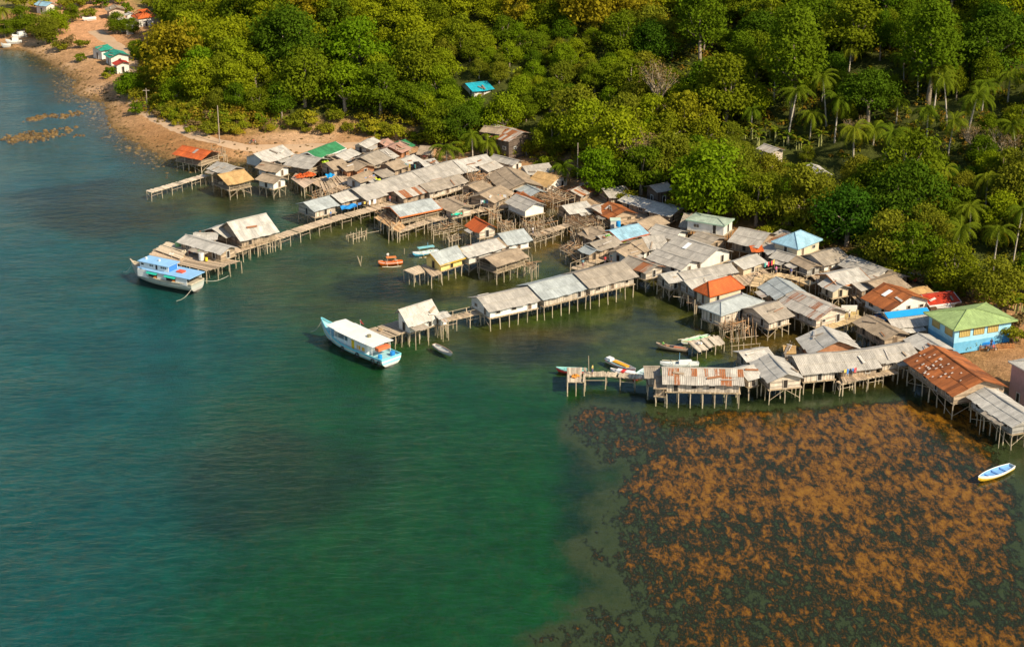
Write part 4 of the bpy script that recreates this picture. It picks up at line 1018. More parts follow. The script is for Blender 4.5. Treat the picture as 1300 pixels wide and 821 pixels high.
# telegraph poles
def utility_pole(px,py,h,lab,arm=True):
    p_=hit(px,py); t=thing('utility_pole',lab,'pole',p_,group='utility poles'); mb=MB(); mb.tube([p_-Vector((0,0,.5)),p_+Vector((0,0,h))],[.14,.09],(.36,.29,.22),7); mb.build('shaft',M['wood'],t)
    if arm:
        mb=MB(); mb.abox(p_.x-.8,p_.x+.8,p_.y-.05,p_.y+.05,p_.z+h-.6,p_.z+h-.48,(.4,.34,.26)); mb.build('crossarm',M['wood'],t)
utility_pole(279,183,8.5,'leaning utility pole beside the dirt road',False)
utility_pole(187,136,4.5,'short utility pole with crossarm by the bushes on the shore bend')
utility_pole(733,230,8,'tall bare pole by the rust striped shed',False)
utility_pole(1200,341,4.5,'utility pole with a box behind the red roofed house')
# rocks
def rock_mesh(name,cells,loc,smooth=False):
    mb=MB()
    for (x,y,z,r) in cells:
        n=7; rg=[]
        for j,(zz,rr) in enumerate(((-.4,1.0),(.15,.95),(.5,.6),(.68,.2))):
            rg.append([(x+r*rr*math.cos(2*PI*k/n+j*.3)*random.uniform(.75,1.2),y+r*rr*math.sin(2*PI*k/n+j*.3)*random.uniform(.75,1.2),z+r*zz*random.uniform(.6,1.0)) for k in range(n)])
        c=mulc((.16,.10,.038),random.uniform(.5,1.3))
        for j in range(3):
            for k in range(n): mb.poly([rg[j][k],rg[j][(k+1)%n],rg[j+1][(k+1)%n],rg[j+1][k]],c)
        mb.poly(rg[3],c)
    return mb.build(name,M['rock'],loc=loc)
def reef(L,lab,n,w):
    P0=[P(*a,0) for a in L]; cells=[]
    for i in range(n):
        k=random.random()*(len(P0)-1); j=int(k); p_=P0[j].lerp(P0[j+1],k-j); cells.append((p_.x+random.gauss(0,w),p_.y+random.gauss(0,w*1.6),-.12,random.uniform(.15,.62)))
    tag(rock_mesh('reef',cells,(P0[0].x,P0[0].y,0)),lab,'rocks','reef outcrops off the shore')
reef([(14,176),(30,173),(52,174),(75,167)],'larger brown reef outcrop in the shallows at the far left',260,1.3)
reef([(36,152),(48,149),(60,147),(80,147),(100,144)],'thin brown reef strip nearer the far shore',150,.7)
reef([(83,164),(89,163)],'small round rock right of the larger reef outcrop',10,.6)
reef([(93,173),(104,172)],'flat rock beside the larger reef outcrop',8,.5)
reef([(160,187),(163,187)],'lone rock just off the shore bend, left one',5,.3)
reef([(176,188.5),(178,188.5)],'lone rock just off the shore bend, nearer the pavilion',4,.2)
cells=[]
for i in range(2400):
    k=random.random()*24; j=int(k)
    if j>=len(SH)-6: continue
    a=Vector((*SH[j],0)).lerp(Vector((*SH[j+1],0)),k-j)
    if j<1 or j>19: continue
    x=a.x+random.gauss(0,2.0); y=a.y+random.gauss(0.5,3.5)
    cells.append((x,y,max(height(x,y),-.2)-.05,random.choice([.15,.2,.25,.4,.3,.45])*random.uniform(.7,1.2)))
sr=rock_mesh('shore_rocks',cells,(0,0,0)); sr['kind']='stuff'
cells=[]
for i in range(500):
    px=random.uniform(200,600); p_=P(px,random.uniform(158,196) if px>280 else random.uniform(150,180),1.5); x,y=p_.x,p_.y
    cells.append((x,y,height(x,y)-.05,random.choice([.1,.15,.2,.3,.45])))
sr=rock_mesh('bank_stones',cells,(0,0,0)); sr['kind']='stuff'
# ---------------------------------------------------------------- boats
def boat_frame(bow,stern,zb,zs):
    b=P(*bow,zb); s=P(*stern,zs); d=b-s; d.z=0; return s,d.length,math.atan2(d.y,d.x)
def hull(L,Bm,sheer,free,trans=.7,bowrise=1.0,draft=.35,n=16,full=.55):
    """hull stations from stern x=0 to bow x=L: returns list of rings (gunwale-left .. keel .. gunwale-right)"""
    R_=[]
    for i in range(n+1):
        t_=i/n; b=Bm/2*(trans+(1-trans)*math.sin(min(t_/.45,1)*PI/2)) if t_<.45 else Bm/2*max(0.02,(1-((t_-.45)/.55)**2.1))
        h=free+sheer*max(0,(t_-.45)/.55)**2*bowrise+ .12*free*(1-t_)
        k=-draft*(1-max(0,(t_-.7)/.3)**2)+(h*.55)*max(0,(t_-.85)/.15)**2
        R_.append((t_*L,b,h,k))
    return R_
def hull_mesh(mb,st,bands,inner=None,deck=None):
    """bands: list of (fraction from gunwale, colour)"""
    prof=lambda b,h,k:[(b,h),(b*1.0,h-(h-k)*.18),(b*.97,h-(h-k)*.36),(b*.88,h-(h-k)*.55),(b*.66,h-(h-k)*.78),(b*.05,k)]
    for i in range(len(st)-1):
        x0,b0,h0,k0=st[i];x1,b1,h1,k1=st[i+1]; p0=prof(b0,h0,k0);p1=prof(b1,h1,k1)
        for j in range(5):
            c=bands[min(j,len(bands)-1)]
            for s_ in (1,-1):
                pts=[(x0,s_*p0[j][0],p0[j][1]),(x1,s_*p1[j][0],p1[j][1]),(x1,s_*p1[j+1][0],p1[j+1][1]),(x0,s_*p0[j+1][0],p0[j+1][1])]
                mb.poly(pts if s_<0 else pts[::-1],c)
    x0,b0,h0,k0=st[0]; pr=prof(b0,h0,k0)
    for j in range(5):
        mb.poly([(x0,pr[j][0],pr[j][1]),(x0,-pr[j][0],pr[j][1]),(x0,-pr[j+1][0],pr[j+1][1]),(x0,pr[j+1][0],pr[j+1][1])],bands[min(j,len(bands)-1)])
def hull_inner(mb,st,drop,col,inset=.12):
    for i in range(len(st)-1):
        x0,b0,h0,k0=st[i];x1,b1,h1,k1=st[i+1]
        b0=max(.01,b0-.03);b1=max(.01,b1-.03)
        B0=max(.005,b0-inset);B1=max(.005,b1-inset)
        mb.poly([(x0,-B0,h0-drop),(x1,-B1,h1-drop),(x1,B1,h1-drop),(x0,B0,h0-drop)],col)
        for s_ in (1,-1): mb.poly([(x0,s_*b0,h0),(x1,s_*b1,h1),(x1,s_*B1,h1-drop),(x0,s_*B0,h0-drop)],mulc(col,.9))
def gunwale(mb,st,col,w=.09):
    for s_ in (1,-1):
        mb.tube([(x,s_*b,h+.02) for x,b,h,k in st],w*.6,col,5)
    mb.tube([(st[0][0],-st[0][1],st[0][2]+.02),(st[0][0],st[0][1],st[0][2]+.02)],w*.6,col,5)
def rope(L,lab):
    mb=MB(); a,b=Vector(L[0]),Vector(L[1]); pts=[a.lerp(b,k/8)-Vector((0,0,.5*math.sin(PI*k/8))) for k in range(9)]
    mb.tube(pts,.035,(.55,.5,.4),4); tag(mb.build('mooring_rope',M['cloth'],loc=tuple(a)),lab,'rope','mooring ropes')
WT=(.72,.72,.68); TQ=(.20,.55,.60); BL=(.26,.48,.72); GN=(.03,.42,.30)
# white roofed passenger boat
s,L,rz=boat_frame((408,406.5),(497,456),2.6,.9)
t=thing('passenger_boat','white roofed turquoise passenger boat with tyre fenders at the second pier','boat',(s.x,s.y,0),rz,group='passenger boats',built=False)
Bm=4.3; st=hull(L,Bm,1.9,1.15,.92)
mb=MB(); hull_mesh(mb,st,[TQ,(.66,.62,.56),TQ,(.62,.6,.5),(.10,.09,.10)]); hull_inner(mb,st,.35,(.34,.58,.60)); mb.build('hull',M['paint'],t)
mb=MB(); gunwale(mb,st,TQ,.16); mb.build('gunwale',M['paint'],t)
x0,x1=L*.13,L*.74; zr=2.95
mb=MB(); yw=Bm*.40
for (a,b,c_) in ((x0+1.6,x0+6.2,WT),(x0+6.2,x1-.8,(.60,.70,.68))):
    for s_ in (-1,1): mb.abox(a,b-.02,s_*yw-.05,s_*yw+.05,1.0,zr-.25 if c_ is WT else 2.0,c_)
mb.abox(x1-.85,x1-.75,-yw+.06,yw-.06,1.0,zr-.25,WT); mb.abox(x0+1.5,x0+1.6,-yw+.06,yw-.06,1.0,zr-.2,WT)
mb.build('cabin',M['paint'],t)
for s_ in (-1,1):
    for k,(xx,c_) in enumerate(((x0+2.3,(.72,.40,.04)),(x0+3.5,(.72,.40,.04)),(x0+4.9,(.78,.52,.02)))):
        mb=MB(); w_,h_,zc=(.42,.30,1.75) if k<2 else (.35,.72,1.85); mb.abox(xx-w_,xx+w_,s_*(yw+.05)-.03,s_*(yw+.05)+.03,zc-h_,zc+h_,c_); o=mb.build('window' if k<2 else 'door',M['paint'],t)
    for k in range(7):
        xx=x0+.2+(x1-x0-.4)*k/6; mb=MB(); mb.tube([(xx,s_*yw*1.08,1.0),(xx,s_*yw*1.08,zr)],.05,WT,5); mb.build('pillar',M['paint'],t)
mb=MB(); nr=16; th=.08
for i in range(nr):
    a=x0-.3+(x1-x0+1.0)*i/nr; b=x0-.3+(x1-x0+1.0)*(i+1)/nr; zz=lambda x: zr+.35*((x-x0)/(x1-x0))**2
    for s_ in (-1,1):
        ye=Bm*.50 if b<x1-1 else Bm*.46; k=random.uniform(.96,1.03)
        mb.prism([(a,0,zz(a)+.16),(b,0,zz(b)+.16),(b,s_*ye,zz(b)),(a,s_*ye,zz(a))],(0,0,-th),mulc((.76,.74,.66),k))
mb.build('roof',M['paint'],t)
for k,xx in enumerate((.6,2.0,5.6,9.2,12.6)):
    if xx>L*.85: continue
    i=min(int(xx/L*16),15); yy=st[i][1]; 
    mb=MB(); pts=[(xx+.34*math.cos(a_),yy+.13,.62+.34*math.sin(a_)) for a_ in [2*PI*j/10 for j in range(11)]]; mb.tube(pts,.12,(.03,.03,.03),5); mb.build('tyre_fender',M['paint'],t)
for (xx,yy,c_,r_) in ((1.0,-1.1,(.02,.25,.65),.42),(1.3,1.2,(.02,.30,.65),.36)):
    mb=MB(); mb.tube([(xx,yy,.85),(xx,yy,1.15),(xx,yy,1.6)],[r_*.9,r_,r_*.9],c_,10); o=mb.build('water_drum',M['paint'],t)
mb=MB(); mb.abox(1.6,2.5,-1.2,1.2,2.0,2.5,(.60,.16,.06)); mb.build('orange_box',M['paint'],t)
mb=MB(); mb.tube([(x0+3,0,zr+.1),(x0+3,0,zr+.55)],[.35,.35],(.25,.22,.12),8); mb.build('vent',M['paint'],t)
mb=MB(); mb.tube([(x0+6.5,-1.2,zr),(x0+6.5,-1.2,zr+1.8)],.03,WT,5); mb.prism([(x0+6.5,-1.2,zr+1.75),(x0+6.5,-1.2,zr+1.25),(x0+5.7,-1.3,zr+1.1)],(0,.02,0),(.6,.08,.08)); mb.build('flag',M['cloth'],t)
# blue roofed double deck boat
s,L,rz=boat_frame((167.5,334),(251,361),2.4,1.0)
t=thing('passenger_boat','two tiered boat with pale blue roofs and grey hull at the first pier','boat',(s.x,s.y,0),rz,group='passenger boats',built=False)
Bm=4.4; st=hull(L,Bm,1.5,1.3,.80)
mb=MB(); hull_mesh(mb,st,[(.36,.36,.30),(.40,.42,.36),(.42,.43,.38),(.40,.38,.33),(.12,.10,.09)]); hull_inner(mb,st,.25,(.45,.38,.28)); mb.build('hull',M['paint'],t)
mb=MB(); gunwale(mb,st,(.48,.42,.30),.2); mb.build('gunwale',M['wood'],t)
zl=2.55; yw=Bm*.44; xa,xb=.3,L*.80
mb=MB()
for s_ in (-1,1): mb.abox(xa+.4,xb,s_*yw-.05,s_*yw+.05,1.2,zl-.03,WT)
mb.abox(xb-.1,xb,-yw+.06,yw-.06,1.2,zl-.03,WT); mb.build('lower_cabin',M['paint'],t)
for s_ in (-1,1):
    for (a,b) in ((.22,.36),(.50,.63)):
        mb=MB(); mb.abox(L*a,L*b,s_*(yw+.045)-.03,s_*(yw+.045)+.03,1.4,2.15,(.05,.035,.03)); mb.build('window_opening',M['dark'],t)
        mb=MB(); mb.abox(L*(a+.01),L*(a+.05),s_*(yw+.09)-.03,s_*(yw+.09)+.03,1.42,1.75,(.65,.20,.03)); mb.build('life_jackets',M['cloth'],t)
        mb=MB(); mb.prism([(L*a-.2,s_*(yw+.03),2.5),(L*b+.2,s_*(yw+.03),2.5),(L*b+.2,s_*(yw+.55),2.2),(L*a-.2,s_*(yw+.55),2.2)],(0,0,.05),GN); mb.build('awning',M['cloth'],t)
mb=MB()
for i in range(10):
    a=xa-.3+(xb-xa+.6)*i/10; b=xa-.3+(xb-xa+.6)*(i+1)/10; k=random.uniform(.95,1.04); f_=1.0 if i<8 else 1-.12*(i-7)
    mb.prism([(a,-yw*1.12*f_,zl),(b,-yw*1.12*f_,zl),(b,yw*1.12*f_,zl),(a,yw*1.12*f_,zl)],(0,0,.09),mulc(BL,k))
mb.build('lower_roof',M['paint'],t)
xc,xd=L*.36,L*.80; zu=3.75; yu=Bm*.27
mb=MB()
for s_ in (-1,1): mb.abox(xc,xd,s_*yu-.04,s_*yu+.04,zl+.1,zu-.03,WT)
for xx in (xc,xd-.1): mb.abox(xx,xx+.08,-yu+.05,yu-.05,zl+.1,zu-.03,WT if xx!=xc else (.05,.2,.55))
mb.build('upper_cabin',M['paint'],t)
for s_ in (-1,1):
    for xx in (.40,.43,.46,.60,.63,.74,.76): 
        mb=MB(); mb.abox(L*xx,L*xx+.26,s_*(yu+.04)-.02,s_*(yu+.04)+.02,zl+.55,zl+.9,(.03,.03,.03)); mb.build('window',M['dark'],t)
    mb=MB(); mb.abox(L*.53,L*.53+.4,s_*(yu+.04)-.02,s_*(yu+.04)+.02,zl+.2,zl+1.1,(.04,.03,.03)); mb.build('door',M['dark'],t)
mb=MB()
for i in range(8):
    a=xc-.3+(xd-xc+.5)*i/8; b=xc-.3+(xd-xc+.5)*(i+1)/8; k=random.uniform(.95,1.04)
    mb.prism([(a,-yu*1.35,zu),(b,-yu*1.35,zu),(b,yu*1.35,zu),(a,yu*1.35,zu)],(0,0,.08),mulc(BL,k*1.05))
mb.build('upper_roof',M['paint'],t)
mb=MB(); mb.abox(L*.20,L*.29,-.6,.5,zl+.1,zl+.35,(.70,.10,.04)); mb.build('red_hatch',M['paint'],t)
mb=MB(); mb.abox(L*.56,L*.56+.3,-.2,.1,zu+.08,zu+.4,WT); mb.abox(L*.75,L*.75+.3,0,.3,zu+.08,zu+.45,WT); mb.build('roof_vent',M['paint'],t)
mb=MB(); mb.tube([(L-.4,0,st[-1][2]-.2),(L+.35,0,st[-1][2]+.35)],.12,(.45,.36,.25),6); mb.build('bow_post',M['wood'],t)
# small boats
def small_boat(bow,stern,zb,Bm,lab,bands,inner,rim,outrig=None,canopy=None,seats=2,name='rowing_boat',sheer=.35,free=.42,extra=None,mast=None,group='small boats'):
    s,L,rz=boat_frame(bow,stern,zb,.35)
    t=thing(name,lab,'boat',(s.x,s.y,0),rz,group=group,built=False)
    st=hull(L,Bm,sheer,free,.55,draft=.18,n=12)
    mb=MB(); hull_mesh(mb,st,bands); hull_inner(mb,st,free*.6,inner); mb.build('hull',M['paint'],t)
    mb=MB(); gunwale(mb,st,rim,.08); mb.build('gunwale',M['paint'],t)
    for k in range(seats):
        x=L*(.25+.45*k/max(1,seats-1)); i=min(int(x/L*12),11); mb=MB(); mb.abox(x-.12,x+.12,-st[i][1]*.92,st[i][1]*.92,free-.1,free-.04,mulc(inner,1.15)); mb.build('seat',M['paint'],t)
    if outrig:
        for s_ in (1,-1):
            mb=MB(); mb.tube([(L*.12,s_*outrig,.05),(L*.5,s_*outrig,0.0),(L*.9,s_*outrig,.22)],[.05,.06,.04],(.66,.58,.42),5); mb.build('outrigger_float',M['wood'],t)
        for x in (.25,.68):
            mb=MB(); mb.tube([(L*x,-outrig,.1),(L*x,-outrig*.5,free+.22),(L*x,0,free+.28),(L*x,outrig*.5,free+.22),(L*x,outrig,.1)],.035,(.62,.54,.38),5); mb.build('outrigger_boom',M['wood'],t)
    if canopy:
        x0,x1,zc,cc=canopy
        for xx in (x0,x1):
            for s_ in (-1,1): mb=MB(); mb.tube([(L*xx,s_*Bm*.36,free),(L*xx,s_*Bm*.36,zc)],.03,(.6,.55,.4),4); mb.build('canopy_post',M['wood'],t)
        mb=MB(); mb.prism([(L*x0-.2,-Bm*.5,zc),(L*x1+.2,-Bm*.5,zc),(L*x1+.2,Bm*.5,zc),(L*x0-.2,Bm*.5,zc)],(0,0,.06),cc); mb.build('canopy',M['cloth'],t)
    if mast: mb=MB(); mb.tube([(L*mast,0,.3),(L*mast,0,2.2)],.035,(.2,.4,.55),5); mb.build('mast',M['wood'],t)
    if extra:
        for (nm,x,y,z,a,b,c_,cc) in extra: mb=MB(); mb.abox(L*x-a,L*x+a,y-b,y+b,z,z+c_,cc); mb.build(nm,M['paint'],t)
    return t,L
OR=(.78,.15,.01)
small_boat((480,331),(511,331.5),.8,1.0,'bright orange outrigger boat floating alone between the first and third pier',[OR,(.75,.68,.6),OR],(.45,.12,.03),OR,outrig=1.7,canopy=(.3,.62,1.25,(.60,.20,.06)),name='outrigger_boat')
small_boat((524,320.5),(556,318),.7,1.0,'white and blue outrigger boat with a blue canopy near the yellow house',[(.7,.72,.7),(.7,.72,.7),(.1,.42,.62)],(.35,.5,.5),(.7,.72,.7),outrig=1.8,canopy=(.2,.75,1.35,(.22,.50,.52)),mast=.4,name='outrigger_boat')
small_boat((574,448),(551,437.5),.7,1.25,'small grey blue rowing boat adrift below the steep roofed hut',[(.42,.52,.52),(.5,.5,.45),(.3,.34,.34)],(.38,.40,.38),(.50,.32,.22))
small_boat((1242,606),(1285,592),.75,1.8,'yellow and white rowing boat with blue inside over the weed bed',[(.72,.70,.62),(.72,.68,.55),(.70,.45,.03)],(.18,.38,.66),(.74,.72,.66),seats=3,sheer=.35,free=.55)
small_boat((833,436),(873,443.5),.6,1.0,'narrow brown canoe with a seated paddler in green',[(.50,.38,.26),(.42,.32,.22),(.30,.22,.15)],(.36,.18,.08),(.55,.42,.3),extra=[('cargo',.30,0,.3,.7,.25,.22,(.45,.14,.06)),('cargo',.50,0,.3,.35,.22,.3,(.06,.05,.05))],seats=1,name='canoe')
small_boat((807,469),(770,456),.7,1.5,'white and red motor boat with orange tarpaulin behind the last pier',[(.72,.70,.66),(.60,.08,.03),(.68,.66,.6)],(.62,.62,.6),(.74,.72,.68),extra=[('engine_cover',.12,0,.45,.5,.45,.45,(.70,.70,.68)),('tarpaulin',.48,.1,.45,1.5,.36,.22,(.80,.36,.02)),('side_rail',.45,-.6,.5,2.0,.05,.12,(.05,.30,.36))],seats=1,name='motor_boat',free=.5)
small_boat((775,467.5),(808,476.5),.7,1.4,'white boat with red and white load lying against the walkway of the last pier',[(.72,.70,.66)],(.3,.3,.32),(.72,.7,.66),extra=[('cargo',.45,0,.35,.5,.5,.45,(.62,.04,.03)),('cargo',.25,0,.4,.7,.5,.4,(.72,.72,.72)),('cargo',.65,0,.4,.4,.45,.4,(.7,.7,.7))],name='motor_boat')
small_boat((706,465.5),(745,470),.8,1.5,'teal boat with red bow sticking out behind the square deck',[(.22,.50,.44),(.55,.05,.04),(.55,.05,.04)],(.15,.4,.38),(.30,.58,.52),name='motor_boat')
small_boat((820,465.5),(806,480),.8,1.3,'pale blue boat with red stern beside the first house of the last pier',[(.45,.62,.64),(.55,.05,.04)],(.4,.5,.5),(.45,.62,.64),name='motor_boat')
small_boat((838,459.5),(887,461),.7,1.1,'white outrigger boat with thin mast behind the rust streaked house',[(.7,.72,.7),(.7,.72,.7)],(.5,.55,.52),(.7,.72,.7),outrig=1.9,extra=[('cover',.35,0,.4,1.0,.42,.45,(.72,.72,.7))],mast=.5,name='outrigger_boat')
small_boat((865,432.5),(900,426),.7,1.2,'green and orange outrigger boat beside the ragged deck',[(.75,.32,.04),(.15,.42,.22),(.6,.6,.5)],(.30,.55,.30),(.62,.66,.62),outrig=1.6,name='outrigger_boat')
small_boat((397,243.5),(424,234),.6,1.0,'white canoe lying on the poles of the northern cluster',[(.70,.70,.64)],(.5,.5,.45),(.7,.7,.65),name='canoe')['x'] if False else None
# boats drawn up on the far beach
for i,(a,b,c_,lab) in enumerate((((2,63),(14,60),(.6,.6,.55),'pale boat at the water line in the far left corner'),((8,60),(28,55),(.74,.74,.68),'white boat with cabin drawn up on the far beach'),((16,52),(34,47),(.72,.72,.68),'white outrigger boat higher up the far beach'),((14,44),(27,41),(.68,.66,.6),'long pale boat on the sand below the coconut palm'),((57,46),(74,38),(.7,.72,.68),'long white outrigger boat among bushes by the clearing'),((105,28),(122,26),(.74,.72,.68),'white canoe lying at the back of the brown clearing'))):
    p0=hit(*a) or P(*a,1.5); p1=hit(*b) or P(*b,1.5); d=p0-p1; d.z=0
    t=thing('beached_boat',lab,'boat',p1+Vector((0,0,.15)),math.atan2(d.y,d.x),group='boats drawn up on the far beach',built=False)
    st=hull(d.length,1.3,.6,.7,.5,draft=.1,n=10); mb=MB(); hull_mesh(mb,st,[c_]); hull_inner(mb,st,.3,mulc(c_,.8)); mb.build('hull',M['paint'],t)
    if i in (1,2): mb=MB(); mb.abox(d.length*.2,d.length*.6,-.5,.5,.7,1.5,c_); mb.build('cabin',M['paint'],t)
    for s_ in (-1,1): mb=MB(); mb.tube([(d.length*.15,s_*1.6,.2),(d.length*.85,s_*1.6,.25)],.06,(.7,.68,.6),5); mb.build('outrigger_float',M['wood'],t)
rope([P(167,335,2.2),P(157,345,0)],'rope running from the bow of the blue roofed boat')
rope([P(408,408,2.0),P(394,421,0)],'rope running from the bow of the white roofed boat')
rope([P(258,356,1.0),P(290,350,.6)],'slack rope from the stern of the blue roofed boat to the pier')
rope([P(244,366,.9),P(224,382,0)],'rope from the stern of the blue roofed boat into the water')
# ---------------------------------------------------------------- people
def person_mesh(pose,shirt,pants,name):
    """one skinned surface; pose: stand or sit"""
    if pose=='stand':
        J={'pel':(0,0,.92),'ch':(0,.01,1.25),'nk':(0,0,1.45),'hd':(0,-.01,1.56),'ht':(0,-.01,1.70),'ls':(.18,0,1.40),'le':(.24,.02,1.12),'lh':(.25,-.06,.88),'rs':(-.18,0,1.40),'re':(-.25,.03,1.12),'rh':(-.24,-.12,.92),
           'lk':(.10,-.06,.50),'la':(.11,.0,.07),'lt':(.12,-.16,.03),'rk':(-.10,.0,.50),'ra':(-.12,.10,.07),'rt':(-.13,-.05,.03)}
    else:
        J={'pel':(0,0,.12),'ch':(0,-.06,.45),'nk':(0,-.10,.64),'hd':(0,-.13,.75),'ht':(0,-.14,.89),'ls':(.18,-.09,.60),'le':(.26,-.22,.36),'lh':(.16,-.42,.34),'rs':(-.18,-.09,.60),'re':(-.28,-.20,.34),'rh':(-.20,-.44,.26),
           'lk':(.14,-.42,.30),'la':(.12,-.55,-.08),'lt':(.12,-.72,-.10),'rk':(-.14,-.42,.30),'ra':(-.12,-.55,-.08),'rt':(-.12,-.72,-.10)}
    rad={'pel':.14,'ch':.15,'nk':.06,'hd':.095,'ht':.085,'ls':.065,'le':.045,'lh':.035,'rs':.065,'re':.045,'rh':.035,'lk':.065,'la':.045,'lt':.035,'rk':.065,'ra':.045,'rt':.035}
    ks=list(J); E=[('pel','ch'),('ch','nk'),('nk','hd'),('hd','ht'),('ch','ls'),('ls','le'),('le','lh'),('ch','rs'),('rs','re'),('re','rh'),('pel','lk'),('lk','la'),('la','lt'),('pel','rk'),('rk','ra'),('ra','rt')]
    me=bpy.data.meshes.new('sk'); me.from_pydata([J[k] for k in ks],[(ks.index(a),ks.index(b)) for a,b in E],[])
    o=bpy.data.objects.new('sk',me); COL.objects.link(o); md=o.modifiers.new('s','SKIN'); 
    sv=me.skin_vertices[0].data
    for i,k in enumerate(ks): sv[i].radius=(rad[k],rad[k]*.85)
    sv[0].use_root=True; o.modifiers.new('u','SUBSURF').levels=1
    dg=bpy.context.evaluated_depsgraph_get(); ev=bpy.data.meshes.new_from_object(o.evaluated_get(dg)); bpy.data.objects.remove(o)
    ca=ev.color_attributes.new('Col','FLOAT_COLOR','POINT'); hz=J['nk'][2]; arms=[Vector(J[k]) for k in ('lh','rh')]
    for i,v in enumerate(ev.vertices):
        c=shirt
        if v.co.z>hz-.02: c=(.30,.17,.10)
        if v.co.z>J['hd'][2]+.03 or (v.co.z>J['hd'][2]-.05 and v.co.y>J['hd'][1]+.03): c=(.015,.012,.01)
        if min((v.co-a).length for a in arms)<.22: c=(.30,.17,.10)
        legz=J['pel'][2]
        if pose=='stand' and v.co.z<legz-.02 and min((v.co-a).length for a in arms)>=.15: c=pants if v.co.z>.35 else (.30,.17,.10)
        if pose=='sit' and v.co.z<.35 and (v.co.y<-.15 or v.co.z<.14) and min((v.co-a).length for a in arms)>=.1: c=pants
        ca.data[i].color=c+(1,)
    ev.polygons.foreach_set('use_smooth',[True]*len(ev.polygons)); ev.materials.append(M['cloth'])
    return ev
def person(p_,rz,pose,shirt,pants,lab):
    o=bpy.data.objects.new('person',person_mesh(pose,shirt,pants,'person')); COL.objects.link(o); o.location=p_; o.rotation_euler=(0,0,rz); tag(o,lab,'person','people in the village')
person(P(841,438.5,.42),1.9,'sit',(.25,.60,.12),(.1,.1,.15),'person in light green shirt seated in the brown canoe')
person(P(492.5,331,.35),.4,'stand',(.70,.66,.6),(.3,.1,.05),'person in pale shirt standing in the bright orange outrigger boat')
person(P(676.5,298.5,1.78),1.2,'stand',(.74,.72,.68),(.15,.15,.18),'person in white standing at the left end of the lagoon walkway')
p_=hit(1103,349); person(p_,.5,'stand',(.60,.05,.08),(.1,.1,.15),'person in red at the foot of the dark trees')
p_=hit(1106.5,350); person(p_,-.5,'stand',(.66,.60,.60),(.5,.08,.1),'person in pale top beside the person in red')
person(P(768,336,1.85),.3,'stand',(.55,.06,.06),(.1,.1,.12),'person in dark red on the deck below the lime walled house')
person(P(776,333,1.85),-.8,'stand',(.05,.10,.11),(.05,.05,.07),'person in dark clothes on the deck below the lime walled house')
person(P(784,331,1.85),.9,'stand',(.72,.45,.38),(.3,.1,.1),'person in pink on the deck below the lime walled house')
person(P(1258,442,1.75),.3,'stand',(.05,.05,.07),(.04,.04,.05),'person in black in front of the pale blue concrete house')
for (px,py,z,rz_,po,sh,pa,lab) in [(420,278,1.6,1.0,'stand',(.12,.25,.5),(.08,.08,.1),'person in blue shirt on the long plank pier'),(495,258,1.6,-.6,'stand',(.62,.2,.15),(.2,.2,.25),'person in red shirt where the plank pier meets the market hall'),
 (588,270.5,1.6,.2,'stand',(.6,.58,.5),(.08,.1,.2),'person in pale shirt on the walkway beside the small tan hut'),(240,322,1.66,2.0,'sit',(.5,.1,.08),(.1,.1,.12),'person in red sitting on the pier head deck'),(253,327,1.66,.6,'stand',(.15,.35,.2),(.1,.1,.12),'person in green beside the white tank'),
 (985,348.5,1.93,.8,'stand',(.65,.15,.3),(.1,.1,.15),'person in pink on the curved walkway'),(1004,351.5,1.93,-.4,'stand',(.1,.12,.3),(.3,.28,.2),'person in dark blue on the curved walkway'),(752,475,1.6,1.2,'stand',(.6,.5,.15),(.1,.1,.2),'person in yellow on the narrow walkway of the last pier'),
 (1078,405.5,1.93,.9,'stand',(.7,.68,.62),(.1,.1,.12),'person in white below the white signboard'),(740,340,1.6,.3,'stand',(.15,.3,.35),(.3,.1,.1),'person in teal at the seaward end of the lagoon plank walkway')]:
    person(P(px,py,z),rz_,po,sh,pa,lab)
p_=P(1078,391,2.6); t=thing('signboard','white handmade board with brown scribbles beside the tan gabled hut','sign',p_)
mb=MB(); mb.abox(p_.x-1.3,p_.x+1.3,p_.y-.04,p_.y+.04,p_.z-.6,p_.z+.5,(.72,.68,.60)); mb.build('board',M['paint'],t)
for sx in (-1,1): mb=MB(); mb.tube([(p_.x+sx*1.1,p_.y+.08,1.4),(p_.x+sx*1.1,p_.y+.08,p_.z+.5)],.05,WOODC,5); mb.build('post',M['wood'],t)
# ---------------------------------------------------------------- motorbikes, tricycle
def motorbike(px,py,rz,lab,rider=None):
    p_=hit(px,py); t=thing('motorbike',lab,'motorbike',p_,rz,built=False,group='vehicles ashore')
    for x in (-.62,.62):
        mb=MB(); mb.tube([(x+.28*math.cos(a),0,.3+.28*math.sin(a)) for a in [2*PI*k/12 for k in range(13)]],.05,(.02,.02,.02),5,False); w_=mb.build('wheel',M['paint'],t)
        mb=MB(); mb.tube([(x,-.03,.3),(x,.03,.3)],.10,(.5,.5,.5),8); mb.build('hub',M['paint'],w_)
    mb=MB(); mb.tube([(-.62,0,.3),(-.2,0,.5),(.25,0,.62),(.5,0,.8)],[.05,.12,.12,.05],(.05,.05,.06),6); mb.tube([(.62,0,.3),(.45,0,.95)],.04,(.5,.5,.5),5); mb.build('frame',M['paint'],t)
    mb=MB(); mb.tube([(-.65,0,.76),(-.1,0,.72)],[.1,.13],(.03,.03,.03),6); mb.build('seat',M['paint'],t)
    mb=MB(); mb.tube([(.05,0,.75),(.38,0,.78)],[.15,.11],(.55,.08,.05),7); mb.build('fuel_tank',M['paint'],t)
    mb=MB(); mb.tube([(.42,-.35,1.0),(.47,0,.95),(.42,.35,1.0)],.025,(.05,.05,.05),5); mb.build('handlebar',M['paint'],t)
    return t
motorbike(321,183,.2,'motorbike parked on the dirt road above the broad pale grey roof')
